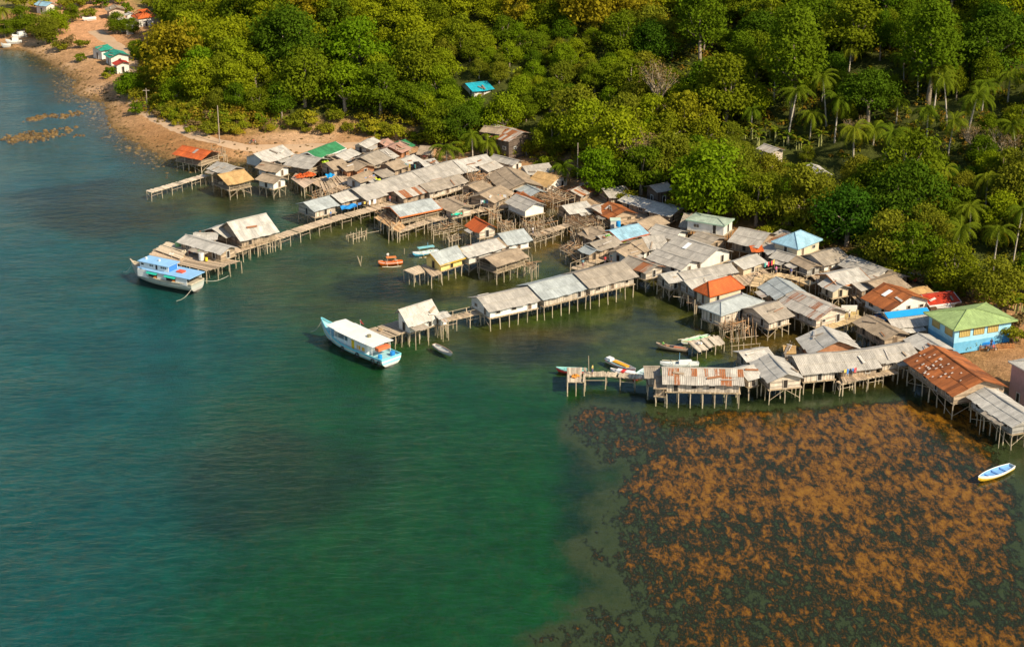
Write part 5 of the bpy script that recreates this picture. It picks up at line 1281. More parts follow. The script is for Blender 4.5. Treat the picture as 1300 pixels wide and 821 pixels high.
motorbike(1259,448,.1,'motorbike parked on the sand in front of the pale blue concrete house')
p_=hit(1163,358); t=thing('tricycle','red motor tricycle with blue roof parked behind the rust orange roof','tricycle',p_,2.6,built=False,group='vehicles ashore')
mb=MB(); mb.abox(-.9,.9,-.65,.65,.35,.95,(.55,.06,.04)); mb.abox(-.9,-.8,-.65,.65,.95,1.6,(.55,.06,.04)); mb.build('sidecar',M['paint'],t)
mb=MB(); mb.prism([(-1.1,-.8,1.65),(1.2,-.8,1.65),(1.2,.8,1.65),(-1.1,.8,1.65)],(0,0,.08),(.20,.36,.62)); mb.build('roof',M['paint'],t)
for x,y in ((-.6,.75),(.7,.75),(-.6,-.75),(.7,-.75)): mb=MB(); mb.tube([(x,y-.05,.3),(x,y+.05,.3)],.3,(.02,.02,.02),10); mb.build('wheel',M['paint'],t)
for x,y in ((-.85,.6),(.85,.6),(-.85,-.6),(.85,-.6)): mb=MB(); mb.tube([(x,y,.9),(x,y,1.66)],.03,(.6,.6,.6),4); mb.build('roof_post',M['paint'],t)
# ---------------------------------------------------------------- small things lying about
def tarp(pts,z,col,lab):
    c=[P(*p_,z) for p_ in pts]; mb=MB(); n=6
    g_=[[c[0].lerp(c[1],i/n).lerp(c[3].lerp(c[2],i/n),j/n)+Vector((0,0,.25*math.sin(i*1.7+j)*.5+.2)) for j in range(n+1)] for i in range(n+1)]
    for i in range(n):
        for j in range(n): mb.prism([g_[i][j],g_[i+1][j],g_[i+1][j+1],g_[i][j+1]],(0,0,-.03),col)
    tag(mb.build('tarpaulin',M['cloth'],loc=tuple(c[0])),lab,'tarpaulin','tarpaulins')
tarp(X('C3',315,632,420,612,432,635,330,655),2.2,(.03,.25,.60),'blue tarpaulin hanging under the market hall eave')
tarp(X('C3',218,425,262,415,285,430,240,450),2.6,(.02,.32,.66),'blue tarpaulin in front of the mottled brown thatch')
tarp(X('C3',190,325,215,315,245,340,205,352),3.0,(.45,.65,.05),'lime green tarpaulin below the green roof')
tarp(X('E7',125,215,250,195,270,230,135,245),2.3,(.03,.50,.34),'green tarpaulin under the small tan hut')
tarp(X('E2',560,620,640,640,660,660,580,645),3.0,(.55,.62,.04),'yellow green tarpaulin behind the long market roof')
tarp(X('E4',285,195,330,165,385,180,300,215),3.4,(.10,.38,.04),'green tarpaulin next to the light blue roof')
def washing(pa,pb,z,lab,n=9):
    a,b=P(*pa,z),P(*pb,z); t=thing('washing_line',lab,'washing line',a,group='washing lines'); u=(b-a).normalized()
    for e in (a,b): mb=MB(); mb.tube([e+Vector((0,0,-.3)),e+Vector((0,0,1.5))],.035,WOODC,4); mb.build('pole',M['wood'],t)
    mb=MB(); mb.tube([a+Vector((0,0,1.4)),(a+b)/2+Vector((0,0,1.3)),b+Vector((0,0,1.4))],.012,(.5,.5,.5),3); mb.build('line',M['cloth'],t)
    L=(b-a).length
    for i in range(n):
        k=(i+.5)/n; c=a.lerp(b,k)+Vector((0,0,1.36)); w_=random.uniform(.2,.4)*min(1,L/n*1.3); h_=random.uniform(.4,.9); nn=Vector((-u.y,u.x,0))*.02
        col=random.choice([(.7,.7,.68),(.6,.08,.1),(.08,.2,.5),(.7,.35,.3),(.1,.4,.35),(.03,.03,.05),(.7,.5,.1),(.5,.5,.55)])
        mb=MB(); mb.prism([c-u*w_,c+u*w_,c+u*w_*.9+Vector((0,jit(.05),-h_)),c-u*w_*.9+Vector((0,jit(.05),-h_))],nn,col); mb.build('garment',M['cloth'],t)
washing(q('E1',560,745),q('E1',830,760),2.2,'washing line full of clothes under the brown roofed hut',12)
washing(q('E7',500,130),q('E7',650,115),1.9,'washing line with white and blue cloth behind the walkway',8)
washing(q('E7',180,190),q('E7',310,170),2.0,'washing line of red, blue and white cloth at the small tan hut',6)
washing(q('D7',955,398),q('D7',1035,385),2.1,'washing line with white sheet on the laundry deck',5)
washing(q('E5',480,740),q('E5',630,690),2.1,'line with pink and white cloth beside the plank doors',7)
washing(q('E2',900,500),q('E2',1080,520),2.2,'washing line behind the market roof below the brown row',8)
washing(q('E2',430,690),q('E2',560,650),2.0,'short washing line beside the white walled hut',5)
washing(q('C3',430,650),q('C3',560,620),2.0,'short washing line on the market walkway',4)
def drum(px,py,z,col,r,h,lab):
    p_=P(px,py,z); mb=MB(); mb.tube([(p_.x,p_.y,z),(p_.x,p_.y,z+h*.5),(p_.x,p_.y,z+h)],[r*.95,r,r*.9],col,12)
    mb.tube([(p_.x,p_.y,z+h),(p_.x,p_.y,z+h+.06)],[r*.6,r*.55],mulc(col,.7),10); tag(mb.build('drum',M['paint'],loc=tuple(p_)),lab,'drum','drums and tanks')
drum(248.5,320.5,1.8,(.02,.25,.6),.5,1.1,'blue drum under the eave of the plank house on the pier head')
drum(256,330,1.8,(.66,.64,.58),.55,1.3,'white tank on the deck of the pier head')
drum(262,331,1.8,(.70,.55,.03),.28,.6,'small yellow drum on the deck of the pier head')
drum(785,287.5,2.6,(.02,.30,.68),.45,1.0,'blue tank on the white box between red brown roof and light blue roof')
drum(226,313,1.9,(.25,.50,.20),.5,.8,'green and white tub at the left edge of the pier head')
def heap(px,py,z,col,r,n,lab,name='net_heap'):
    p_=P(px,py,z); mb=MB()
    for i in range(n):
        a=random.uniform(0,2*PI); rr=r*random.random()**.6; h_=.45*r*(1-rr/r)+.08
        mb.tube([(p_.x+rr*math.cos(a),p_.y+rr*math.sin(a),z),(p_.x+rr*.8*math.cos(a+.5),p_.y+rr*.8*math.sin(a+.5),z+h_),(p_.x+rr*math.cos(a+1.1),p_.y+rr*math.sin(a+1.1),z+.05)],random.uniform(.05,.10),mulc(col,random.uniform(.6,1.4)),5)
    tag(mb.build(name,M['cloth'],loc=tuple(p_)),lab,'heap','heaps on the decks')
heap(730.5,477.5,1.83,(.60,.26,.05),.65,36,'orange heap of nets on the square deck')
heap(235,320,1.85,(.60,.52,.38),.8,30,'pale heap of nets at the edge of the pier head deck')
heap(218,323,1.85,(.70,.66,.58),.6,20,'whitish heap on the pier head deck nearest the boat')
heap(483,394.5+24,1.85,(.42,.30,.18),.5,14,'small heap of rope on the plain brown deck')
heap(872+16,436,1.35,(.66,.62,.56),.6,18,'pale heap on the ragged deck')
heap(912+50,348,2.1,(.62,.45,.3),.5,16,'heap of baskets at the bend of the curved walkway')
heap(1155,437,2.2,(.60,.50,.10),.5,14,'heap with yellow jerrycans at the tan roof')
heap(392,222,2.2,(.62,.12,.03),1.5,40,'rust red frames heaped on the deck of the northern cluster')
heap(381,224,2.2,(.62,.12,.03),1.3,34,'rust red frames heaped at the left of the same deck')
heap(540,198,2.6,(.6,.2,.15),.8,20,'heap of coloured things below the brown hut by the palms')
# white box with tank, signboard
p_=P(*q('D1',520,375),1.8); mb=MB(); mb.abox(p_.x-.9,p_.x+.9,p_.y-.8,p_.y+.8,1.2,3.3,(.68,.66,.58)); mb.abox(p_.x-1,p_.x+1,p_.y-.9,p_.y+.9,3.303,3.4,(.5,.62,.5)); tag(mb.build('water_closet',M['plaster'],loc=tuple(p_)),'white box shaped shed beside the light blue roof','shed')
# fence and tables in front of the blue house
p0,p1=hit(1243,447),hit(1287,443)
t=thing('bamboo_fence','low orange brown bamboo fence in front of the pale blue concrete house','fence',p0)
n=26; 
for nm_,hh in (('rail',(.35,.75)),): 
    mb=MB(); [mb.tube([p0+Vector((0,0,h_)),p1+Vector((0,0,h_))],.04,(.5,.25,.1),4) for h_ in hh]; mb.build('rail',M['wood'],t)
for i in range(n):
    e=p0.lerp(p1,i/(n-1)); mb=MB(); mb.tube([e-Vector((0,0,.2)),e+Vector((jit(.03),0,random.uniform(.8,1.0)))],.045,mulc((.58,.24,.08),random.uniform(.7,1.3)),4); mb.build('picket',M['wood'],t)
p_=hit(1252,440.5); t=thing('table','blue covered table in front of the pale blue concrete house','table',p_)
mb=MB(); mb.abox(p_.x-1.2,p_.x+1.2,p_.y-.5,p_.y+.5,p_.z+.72,p_.z+.78,(.02,.22,.62)); mb.abox(p_.x-1.2,p_.x+1.2,p_.y-.53,p_.y-.5,p_.z+.2,p_.z+.72,(.02,.22,.62)); mb.build('table_cloth',M['cloth'],t)
for sx in (-1,1):
    for sy in (-.4,.4): mb=MB(); mb.abox(p_.x+sx*1.1-.04,p_.x+sx*1.1+.04,p_.y+sy-.04,p_.y+sy+.04,p_.z,p_.z+.717,(.3,.2,.1)); mb.build('leg',M['wood'],t)
# ---------------------------------------------------------------- trees
def blades(mb,pts,nrms,sizes,cols,asp=1.0):
    for p_,n_,s_,c_ in zip(pts,nrms,sizes,cols):
        n_=Vector(n_).normalized(); a=n_.orthogonal().normalized(); an=random.uniform(0,2*PI); b=n_.cross(a)
        e=(a*math.cos(an)+b*math.sin(an)); f=n_.cross(e)
        p_=Vector(p_); e=e*s_; f=f*s_*asp*.62
        mb.poly([p_-e,p_-f*.9-n_*s_*.12,p_+e,p_+f-n_*s_*.12],c_,[(0,0),(1,0),(1,1),(0,1)])
def tone(k): return (k,k,k)
def crown(R_,H_,nl,nleaf,ls,zc,flat=.62,seed=0,droop=0,gap=.0,lobe=.38):
    """leaf clumps set on an irregular crown; returns MB and lobe centres"""
    random.seed(seed); mb=MB(); C_=[]
    for i in range(nl):
        th=random.uniform(0,2*PI); u=random.random()
        z=random.uniform(-.85,1) ; r=math.sqrt(max(0,1-z*z))*random.uniform(.72,1.05)
        if z>.5: r*=random.uniform(.4,1)
        C_.append(Vector((R_*r*math.cos(th)*.80,R_*r*math.sin(th)*.80,zc+H_*.5*z*.82)))
    for c_ in C_:
        rl=R_*lobe*random.uniform(.7,1.25); tk=random.uniform(.85,1.12); n=int(nleaf/nl*random.uniform(.7,1.3))
        for k in range(n):
            v=Vector((random.gauss(0,1),random.gauss(0,1),random.gauss(0,1))).normalized()
            if v.z<-.25 and random.random()<.75: v.z=-v.z
            rr=rl*(random.uniform(.55,1.0) if random.random()<.62 else random.uniform(.9,1.45))
            p_=c_+Vector((v.x*rr,v.y*rr,v.z*rr*flat))
            nn=v*.7+Vector((jit(.9),jit(.9),jit(.7)+.35))
            if droop: p_.z-=droop*abs(random.gauss(0,1))
            blades(mb,[p_],[nn],[ls*random.uniform(.5,1.15)],[tone(tk*random.uniform(.82,1.15))])
    return mb,C_
def limbs(C_,base_h,rt,lean=(0,0),n=6):
    mb=MB(); top=Vector((lean[0],lean[1],base_h))
    mb.tube([(0,0,-1.0),(lean[0]*.3,lean[1]*.3,base_h*.4),top],[rt*1.35,rt,rt*.75],(.30,.24,.17),7)
    for c_ in random.sample(C_,min(n,len(C_))):
        m_=top.lerp(c_,.5)+Vector((jit(.4),jit(.4),.2)); mb.tube([top-Vector((0,0,.2)),m_,c_],[rt*.55,rt*.35,rt*.12],(.30,.24,.17),5)
    return mb
LM={'bright':leaf_mat('leaf_bright_green',(.125,.215,.007),(.255,.290,.010)),
    'mid':leaf_mat('leaf_mid_green',(.085,.155,.007),(.180,.210,.010)),
    'dark':leaf_mat('leaf_deep_green',(.045,.110,.008),(.085,.140,.008)),
    'olive':leaf_mat('leaf_olive',(.145,.175,.012),(.22,.215,.016)),
    'yellow':leaf_mat('leaf_yellow_green',(.19,.21,.010),(.25,.235,.012)),
    'dry':leaf_mat('leaf_dry_brown',(.16,.11,.04),(.22,.15,.06),.2),
    'palm':leaf_mat('palm_frond',(.10,.155,.009),(.18,.21,.013)),
    'shrub':leaf_mat('shrub_leaf',(.22,.25,.012),(.33,.29,.018))}
def proto_tree(name,lab,kind,R_,H_,th,nl,nleaf,ls,seed,**k):
    mb,C_=crown(R_,H_,nl,nleaf,ls,th,seed=seed,**k)
    t=thing(name,lab,'tree',(0,0,0),built=False); o=mb.build('crown',LM[kind],t); lb=limbs(C_,th-H_*.25,.16+R_*.035,(jit(.5),jit(.5))); lb.build('trunk',M['bark'],t,smooth=True)
    return t
PT={'bright':[proto_tree('broadleaf_tree','','bright',4.4,7.6,4.6,34,6400,.28,s_) for s_ in (1,2,3)],
    'mid':[proto_tree('broadleaf_tree','','mid',4.2,8.0,4.8,32,6200,.27,s_,flat=.75) for s_ in (4,5,6)],
    'dark':[proto_tree('dense_tree','','dark',4.8,8.0,5.0,36,7000,.27,s_,flat=.7) for s_ in (7,8)],
    'olive':[proto_tree('broadleaf_tree','','olive',4.0,7.2,4.4,30,5600,.25,s_,flat=.7) for s_ in (9,10)],
    'yellow':[proto_tree('bamboo_clump','','yellow',3.8,7.4,4.6,20,4200,.30,s_,flat=1.1,droop=.35) for s_ in (11,12)],
    'tall':[proto_tree('tall_tree','','mid',3.6,11.0,7.0,34,7500,.24,s_,flat=.9,lobe=.40) for s_ in (13,14)],
    'dome':[proto_tree('dome_tree','','dark',5.2,7.0,6.4,40,6500,.27,15,flat=.9,lobe=.30)]}
def dry_proto(seed):
    random.seed(seed); t=thing('dry_tree','','tree',(0,0,0),built=False); mb=MB(); tips=[]
    mb.tube([(0,0,-.8),(jit(.3),jit(.3),2.6)],[.22,.16],(.30,.23,.16),6)
    for i in range(11):
        a=random.uniform(0,2*PI); e=Vector((math.cos(a)*random.uniform(1,2.2),math.sin(a)*random.uniform(1,2.2),random.uniform(4,6))); mb.tube([(0,0,2.3),Vector((0,0,2.3)).lerp(e,.5)+Vector((jit(.3),jit(.3),.2)),e],[.12,.08,.04],(.32,.25,.17),5)
        for j in range(7):
            f_=e+Vector((jit(1.3),jit(1.3),random.uniform(.2,1.8))); mb.tube([Vector((0,0,2.3)).lerp(e,random.uniform(.5,1)),f_],[.045,.02],(.34,.27,.18),4); tips.append(f_)
    mb.build('trunk',M['bark'],t)
    lb=MB()
    for p_ in tips:
        for k in range(6): blades(lb,[p_+Vector((jit(.5),jit(.5),jit(.4)))],[(jit(1),jit(1),1)],[.2],[tone(random.uniform(.7,1.2))])
    lb.build('crown',LM['dry'],t); return t
PT['dry']=[dry_proto(s_) for s_ in (21,22)]
def palm_proto(seed,h,nf=19,fl=4.1,lean=.8):
    random.seed(seed); t=thing('coconut_palm','','palm',(0,0,0),built=False); mb=MB()
    lx,ly=jit(lean),jit(lean); pts=[(lx*(k/6)**1.6,ly*(k/6)**1.6,-.6+(h+.6)*k/6) for k in range(7)]
    mb.tube(pts,[.24,.19,.17,.16,.15,.14,.15],(.46,.40,.31),7); mb.build('trunk',M['bark'],t,smooth=True)
    top=Vector(pts[-1]); fb=MB()
    for i in range(nf):
        a=2*PI*i/nf*1.0+jit(.25); el=random.choice([.95,.6,.3,-.05,-.35])+jit(.15); d=Vector((math.cos(a),math.sin(a),0)); L=fl*random.uniform(.85,1.1)
        sp=[]; 
        for k in range(8):
            s_=k/7; ang=el-1.5*s_**1.3; 
            if k==0: p_=top.copy(); 
            else: p_=sp[-1]+(d*math.cos(ang)+Vector((0,0,math.sin(ang))))*(L/7)
            sp.append(p_)
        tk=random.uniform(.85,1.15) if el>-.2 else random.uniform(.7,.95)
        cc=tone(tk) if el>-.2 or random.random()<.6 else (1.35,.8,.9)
        for k in range(7):
            a0,a1=sp[k],sp[k+1]; dd=(a1-a0).normalized(); side=dd.cross(Vector((0,0,1))).normalized(); upv=side.cross(dd)
            w_=.85*math.sin(PI*min(1,(k+1.2)/8.2))**.6
            for m_ in range(3):
                p_=a0.lerp(a1,(m_+.5)/3)
                for sg in (-1,1):
                    tip=p_+side*sg*w_*random.uniform(.85,1.1)+dd*.35-Vector((0,0,.28+.25*random.random())); b_=dd*.085
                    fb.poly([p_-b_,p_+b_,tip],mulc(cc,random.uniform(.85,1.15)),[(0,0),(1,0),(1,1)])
            fb.poly([a0-side*.05,a0+side*.05,a1+side*.04,a1-side*.04],(1.3,1.15,1.2),[(0,0)]*4)
    fb.build('crown',LM['palm'],t)
    cn=MB()
    for k in range(7):
        a=random.uniform(0,2*PI); c_=top+Vector((.28*math.cos(a),.28*math.sin(a),-.25-.15*random.random())); cn.tube([c_+Vector((0,0,.14)),c_,c_-Vector((0,0,.14))],[.06,.15,.06],(.40,.28,.06),6)
    cn.build('coconuts',M['bark'],t)
    return t
PALM=[palm_proto(31,8.5),palm_proto(32,11,20,4.3),palm_proto(33,6.0,18,4.1),palm_proto(34,3.4,19,3.7,.4)]
def banana_proto(seed):
    random.seed(seed); t=thing('banana_plant','','banana plant',(0,0,0),built=False)
    for s_ in range(3):
        ox,oy=jit(.9),jit(.9); h=random.uniform(1.8,2.8); mb=MB(); mb.tube([(ox,oy,-.3),(ox+jit(.2),oy,h)],[.17,.10],(.34,.34,.12),6); st_=mb.build('stem',M['bark'],t)
        lb=MB()
        for i in range(8):
            a=random.uniform(0,2*PI); d=Vector((math.cos(a),math.sin(a),0)); sd_=Vector((-d.y,d.x,0)); el=random.uniform(.5,1.2); p_=Vector((ox,oy,h)); L=random.uniform(1.5,2.2); prev=p_; 
            for k in range(5):
                ang=el-1.9*(k/5)**1.2; nx_=prev+(d*math.cos(ang)+Vector((0,0,math.sin(ang))))*L/5; w0=.32*math.sin(PI*(k+.15)/5.3); w1=.32*math.sin(PI*(k+1.15)/5.3)
                c_=tone(random.uniform(.9,1.3)) if i<6 else (1.4,.85,1.2)
                lb.poly([prev-sd_*w0,prev+sd_*w0,nx_+sd_*w1,nx_-sd_*w1],c_,[(0,0)]*4); prev=nx_
        lb.build('leaves',LM['palm'],t)
    return t
BAN=[banana_proto(41),banana_proto(42)]
def bush_proto(seed,kind,R_=1.5,dens=700):
    mb,C_=crown(R_,R_*1.1,7,dens,.24,R_*.75,seed=seed,lobe=.5); t=thing('bush','','bush',(0,0,0),built=False); mb.build('foliage',LM[kind],t)
    tb=MB(); [tb.tube([(0,0,-.4),(jit(.5)*R_,jit(.5)*R_,R_*1.0)],[.07,.03],(.3,.24,.16),4) for _ in range(4)]; tb.build('stem',M['bark'],t); return t
BUSH=[bush_proto(51,'shrub'),bush_proto(52,'mid'),bush_proto(53,'shrub',1.9,900),bush_proto(54,'dry',1.4,500),bush_proto(55,'olive',1.7,800)]
protos=[o for L in list(PT.values())+[PALM,BAN,BUSH] for o in L]
random.seed(99)
USED=[]
BASE_R={'bright':4.6,'mid':4.4,'dark':5,'olive':4.2,'yellow':4.0,'tall':3.8,'dome':5.6,'dry':2.8}
LABK={'bright':('broadleaf trees with bright green crowns','tree with bright green rounded crown, one of many'),
 'mid':('broadleaf trees with mid green crowns','tree with mid green clumpy crown, one of many'),
 'dark':('broadleaf trees with deep green crowns','tree with dense deep green crown, one of several'),
 'olive':('broadleaf trees with olive crowns','tree with olive crown of small leaves, one of many'),
 'yellow':('yellowish feathery bamboo clumps','yellow green feathery bamboo clump, one of several'),
 'tall':('tall narrow trees','tall narrow tree with layered green crown, one of several'),
 'dome':('','round dark olive dome shaped tree'),
 'dry':('leafless dry trees','pale leafless tree with fine bare twigs, one of several')}
def zone(px,py):
    if px<230: return 'beside the far shore'
    if px<560: return 'on the left slope'
    if px<860: return 'on the middle slope'
    return 'on the right slope'
def put(kind,pos,sc=1.0,label=None,zs=None,px=None,py=None):
    pr=random.choice(PT[kind]); g_,l_=LABK[kind]; z_=zone(px,py)
    zs=random.uniform(.88,1.18) if zs is None else zs
    return dup(pr,(pos.x,pos.y,pos.z-.2),random.uniform(0,2*PI),(sc*random.uniform(.93,1.07),sc*random.uniform(.93,1.07),sc*zs),label or (l_.replace(', one of',' '+z_+', one of')),(g_+' '+z_) if not label else 'marked out trees of the slopes')
key=[ # crown centre px,py, kind, scale, label
 (368,38,'dark',1.75,'largest deep green tree at the top left of the forest'),
 (482,98,'mid',1.35,'broad mid green tree standing out above the dirt bank'),
 (288,60,'olive',1.1,'yellowish olive tree in the left forest'),
 (455,45,'bright',1.6,'large bright feathery tree right of the largest deep green tree'),
 (905,208,'bright',1.75,'biggest bright green tree standing right behind the village'),
 (962,240,'mid',1.15,'dark mid green tree to the right of the biggest bright tree'),
 (1105,118,'dome',1.15,None),
 (1010,55,'tall',1.9,'broad tall tree with drooping foliage above the coconut palms'),
 (1185,45,'tall',1.7,'tall tree at the upper right with a dark hollow beside it'),
 (1265,45,'dark',1.5,'deep green tree in the upper right corner'),
 (1085,20,'mid',1.6,'large tree at the top edge above the dome shaped tree'),
 (1078,262,'dark',1.25,'deep green tree in shade behind the blue hipped roof'),
 (1130,285,'olive',1.25,'olive tree at the foot of the right slope'),
 (1165,300,'mid',1.1,'mid green tree above the red roofed house'),
 (830,45,'dark',1.1,'deep green tree beside the dark hollow at the top'),
 (790,35,'mid',1.2,'mid green tree left of the dark hollow at the top'),
 (870,140,'yellow',1.3,'tallest yellow bamboo clump in the middle'),
 (845,165,'yellow',1.1,'yellow bamboo clump just left of the tallest clump'),
 (895,165,'yellow',1.0,'brownish yellow bamboo clump above the biggest bright tree'),
 (760,205,'bright',1.1,'light green tree directly behind the rust striped shed'),
 (815,205,'mid',1.15,'mid green tree left of the biggest bright tree'),
 (700,165,'mid',.95,'mid green tree right of the rusty shack'),
 (640,135,'bright',1.1,'bright green tree above the tan shack roof'),
 (586,152,'dark',.9,'deep green tree below the turquoise roof'),
 (560,150,'mid',1.0,'tree with leaning pale branch left of the coconut palms'),
 (725,140,'dry',1.0,'pale bare tree on the middle slope below the tiny hut'),
 (1235,172,'dry',.9,'bare grey twiggy tree at the right edge'),
 (1275,180,'dry',1.0,'second bare twiggy tree at the right edge'),
 (1270,345,'olive',1.1,'olive tree behind the light green hipped roof'),
 (1215,330,'mid',1.0,'leafy tree behind the utility pole with a box'),
 (175,58,'mid',.62,'narrow tree between the green roofed houses and the forest'),
 (163,100,'bright',.75,'rounded yellow green tree on the rocky bank'),
 (147,24,'mid',.70,'round green tree at the back of the brown clearing'),
 (55,28,'olive',1.0,'wide olive tree at the far left beach'),
 (68,20,'bright',.9,'bright tree behind the wide olive tree at the far left beach'),
 (92,12,'mid',.6,'small dark tree at the back edge of the clearing'),
 (28,18,'mid',.9,'tree behind the coconut palm in the far left corner'),
 (5,32,'mid',.6,'small dark tree in the far left corner'),
 (168,28,'mid',.55,'small tree in front of the roofless walls'),
]
def clear_of(pos,r):
    return all((pos.x-u_[0])**2+(pos.y-u_[1])**2>((r+u_[2])*.55)**2 for u_ in USED)
for (px,py,kd,sc,lab) in key:
    hc={'tall':8.5,'dome':6.2,'yellow':5,'dry':5}.get(kd,6.3)*sc
    pos=hit(px,py,hc)
    put(kd,pos,sc,lab or 'round dark olive dome shaped tree among the coconut palms',1.0,px,py); USED.append((pos.x,pos.y,BASE_R[kd]*sc))
palms=[(1003,118,1,1,'slender coconut palm with long bare trunk, leftmost above the palm grove hut'),(1053,98,1,.95,'coconut palm with hanging brown fronds at the left of the dome shaped tree'),(1063,128,0,1.05,'coconut palm leaning in front of the dome shaped tree'),
 (1086,162,2,1.1,'coconut palm with wide crown just below the dome shaped tree'),(1122,168,0,1.05,'coconut palm below and right of the dome shaped tree'),(1150,178,2,1.1,'coconut palm in the shade right of the pale roofed house'),
 (1168,85,2,1.0,'small coconut palm above the dome shaped tree'),(1190,90,0,1.0,'coconut palm in the upper right group, slender one'),(1208,100,1,.95,'coconut palm with brown skirt of dead fronds'),(1232,122,0,1.15,'coconut palm with the widest crown at the upper right'),
 (1250,105,2,1.0,'coconut palm behind the widest crowned palm'),(1283,95,2,1.0,'coconut palm at the upper right edge'),(1213,288,0,.95,'coconut palm standing alone over the road behind the red roof'),(1266,293,1,.85,'tall coconut palm above the light green hipped roof'),
 (1293,268,1,.9,'leaning coconut palm at the right edge'),(1045,102,2,.8,'half hidden coconut palm left of the dome shaped tree'),(1010,215,3,1.0,'low coconut palm beside the pale roofed house'),
 (567,188,3,1.1,'bushy low coconut palm nearest the northern cluster'),(600,172,2,.9,'coconut palm with white trunk behind the market hall'),(618,180,3,1.05,'low coconut palm right of the white trunked palm'),(630,178,3,1.05,'low coconut palm touching the tan shack'),
 (714,212,3,1.0,'low coconut palm between tan thatch and bare pole'),(6,12,2,1.0,'coconut palm at the far left beach'),(1110,165,3,1.0,'short coconut palm hidden below the others'),(1140,128,2,.8,'coconut palm right of the dome shaped tree'),
 (985,85,0,.9,'coconut palm highest on the slope above the palm grove hut'),(1030,145,2,1.0,'coconut palm between the leftmost slender palm and the dome shaped tree'),(1180,140,2,1.05,'coconut palm in the middle of the right slope'),(1208,150,0,.9,'coconut palm right of the middle of the right slope'),
 (1255,225,2,1.1,'coconut palm among dry brush at the right edge'),(1195,215,2,1.0,'coconut palm in the shadowed hollow right of the palm grove'),(1240,60,0,.8,'coconut palm near the top right corner'),(1150,70,2,.9,'coconut palm above and right of the dome shaped tree'),(1295,160,0,.9,'coconut palm cut by the right edge of the view'),(1235,262,2,1.0,'coconut palm between the road palm and the leaning palm'),(955,140,2,.9,'coconut palm beside the tallest bamboo'),(1080,60,2,.9,'coconut palm high above the dome shaped tree')]
for (px,py,k,sc,lab) in palms:
    h=[8.5,11,6.0,3.4][k]*sc; pos=hit(px,py,h)
    pm_=dup(PALM[k],(pos.x,pos.y,pos.z),random.uniform(0,2*PI),(sc*random.uniform(.85,1.1),sc*random.uniform(.85,1.1),sc),lab,'coconut palms'); pm_.rotation_euler=(jit(.10),jit(.10),random.uniform(0,6.28)); USED.append((pos.x,pos.y,4.4)); USED.append((pos.x,pos.y-4.5,3.0))
for i,(px,py) in enumerate([(945,172),(955,168),(935,176),(965,178),(985,172),(1000,178),(1012,182),(1040,178),(925,168),(975,165),(1130,215),(1180,232),(1290,385),(1295,395),(1025,190),(1160,225),(1075,205),(1240,352)]):
    pos=hit(px,py,1.5); dup(BAN[i%2],(pos.x,pos.y,pos.z),random.uniform(0,6),random.uniform(.85,1.15),'banana plant with torn drooping leaves, one of many on the right slope','banana plants ashore')
# houses keep a clearing in front of them
KEEP=[(632,128,22,14),(600,108,27,10),(754,122,12,8),(980,190,30,12),(1040,224,36,16),(650,170,34,12),(840,242,26,12)]
def in_keep(px,py,ex=6): return any(abs(px-a)<c_ and -d_<py-b<d_+ex for a,b,c_,d_ in KEEP)
cnt={'t':0,'b':0}; PLACE=[]
def kind_for(px,py):
    r=random.random()
    if px<560: return 'bright' if r<.50 else 'mid' if r<.78 else 'olive' if r<.90 else 'dark'
    if px<860:
        if py>110: return 'olive' if r<.35 else 'mid' if r<.6 else 'bright' if r<.85 else 'dry'
        return 'bright' if r<.5 else 'mid' if r<.8 else 'olive'
    if py>110: return 'mid' if r<.34 else 'olive' if r<.66 else 'dark' if r<.78 else 'bright' if r<.97 else 'dry'
    return 'mid' if r<.38 else 'tall' if r<.62 else 'bright' if r<.82 else 'dark'
cand=[]
for _ in range(26000):
    x=random.uniform(-190,190); y=random.uniform(HB[-4][1]-20,640); cand.append((x,y))
cx=np.array(cand); m1=inside(cx[:,0],cx[:,1],HILLP); dd=seg_dist(cx[:,0],cx[:,1],HB)
for (x,y),ok,d_ in zip(cand,m1,dd):
    if not ok or d_<4: continue
    z=height(x,y); px,py=proj(x,y,z+5)
    if px<-40 or px>1340 or py<-32: continue
    bx,by=proj(x,y,z+1.0)
    if in_keep(bx,by,26) or in_keep(px,py+6): continue
    low=(600<px<860 and 25<py<150 and not(780<px)) or (880<px<960 and 160<py<200) or (975<px<1300 and 70<py<205 and random.random()<.75) or (1190<px<1300 and 205<py<330 and random.random()<.6) or (1010<px<1120 and 190<py<225)
    sc=random.choice([random.uniform(.6,.9),random.uniform(.8,1.2),random.uniform(1.1,1.6)])
    if low: sc*=.60
    if px<215: sc*=.6
    kd=kind_for(px,py); r=BASE_R[kd]*sc
    if 840<px<960 and 10<py<90 and random.random()<.8: continue
    if not clear_of(Vector((x,y,0)),r*(1.0 if not low else 1.15)): continue
    if cnt['t']>=520: break
    PLACE.append((kd,Vector((x,y,z)),sc,px,py)); USED.append((x,y,r)); cnt['t']+=1
PLACE.sort(key=lambda a:a[1].y)
for kd,pos,sc,px,py in PLACE[:255]: put(kd,pos,sc,px=px,py=py)
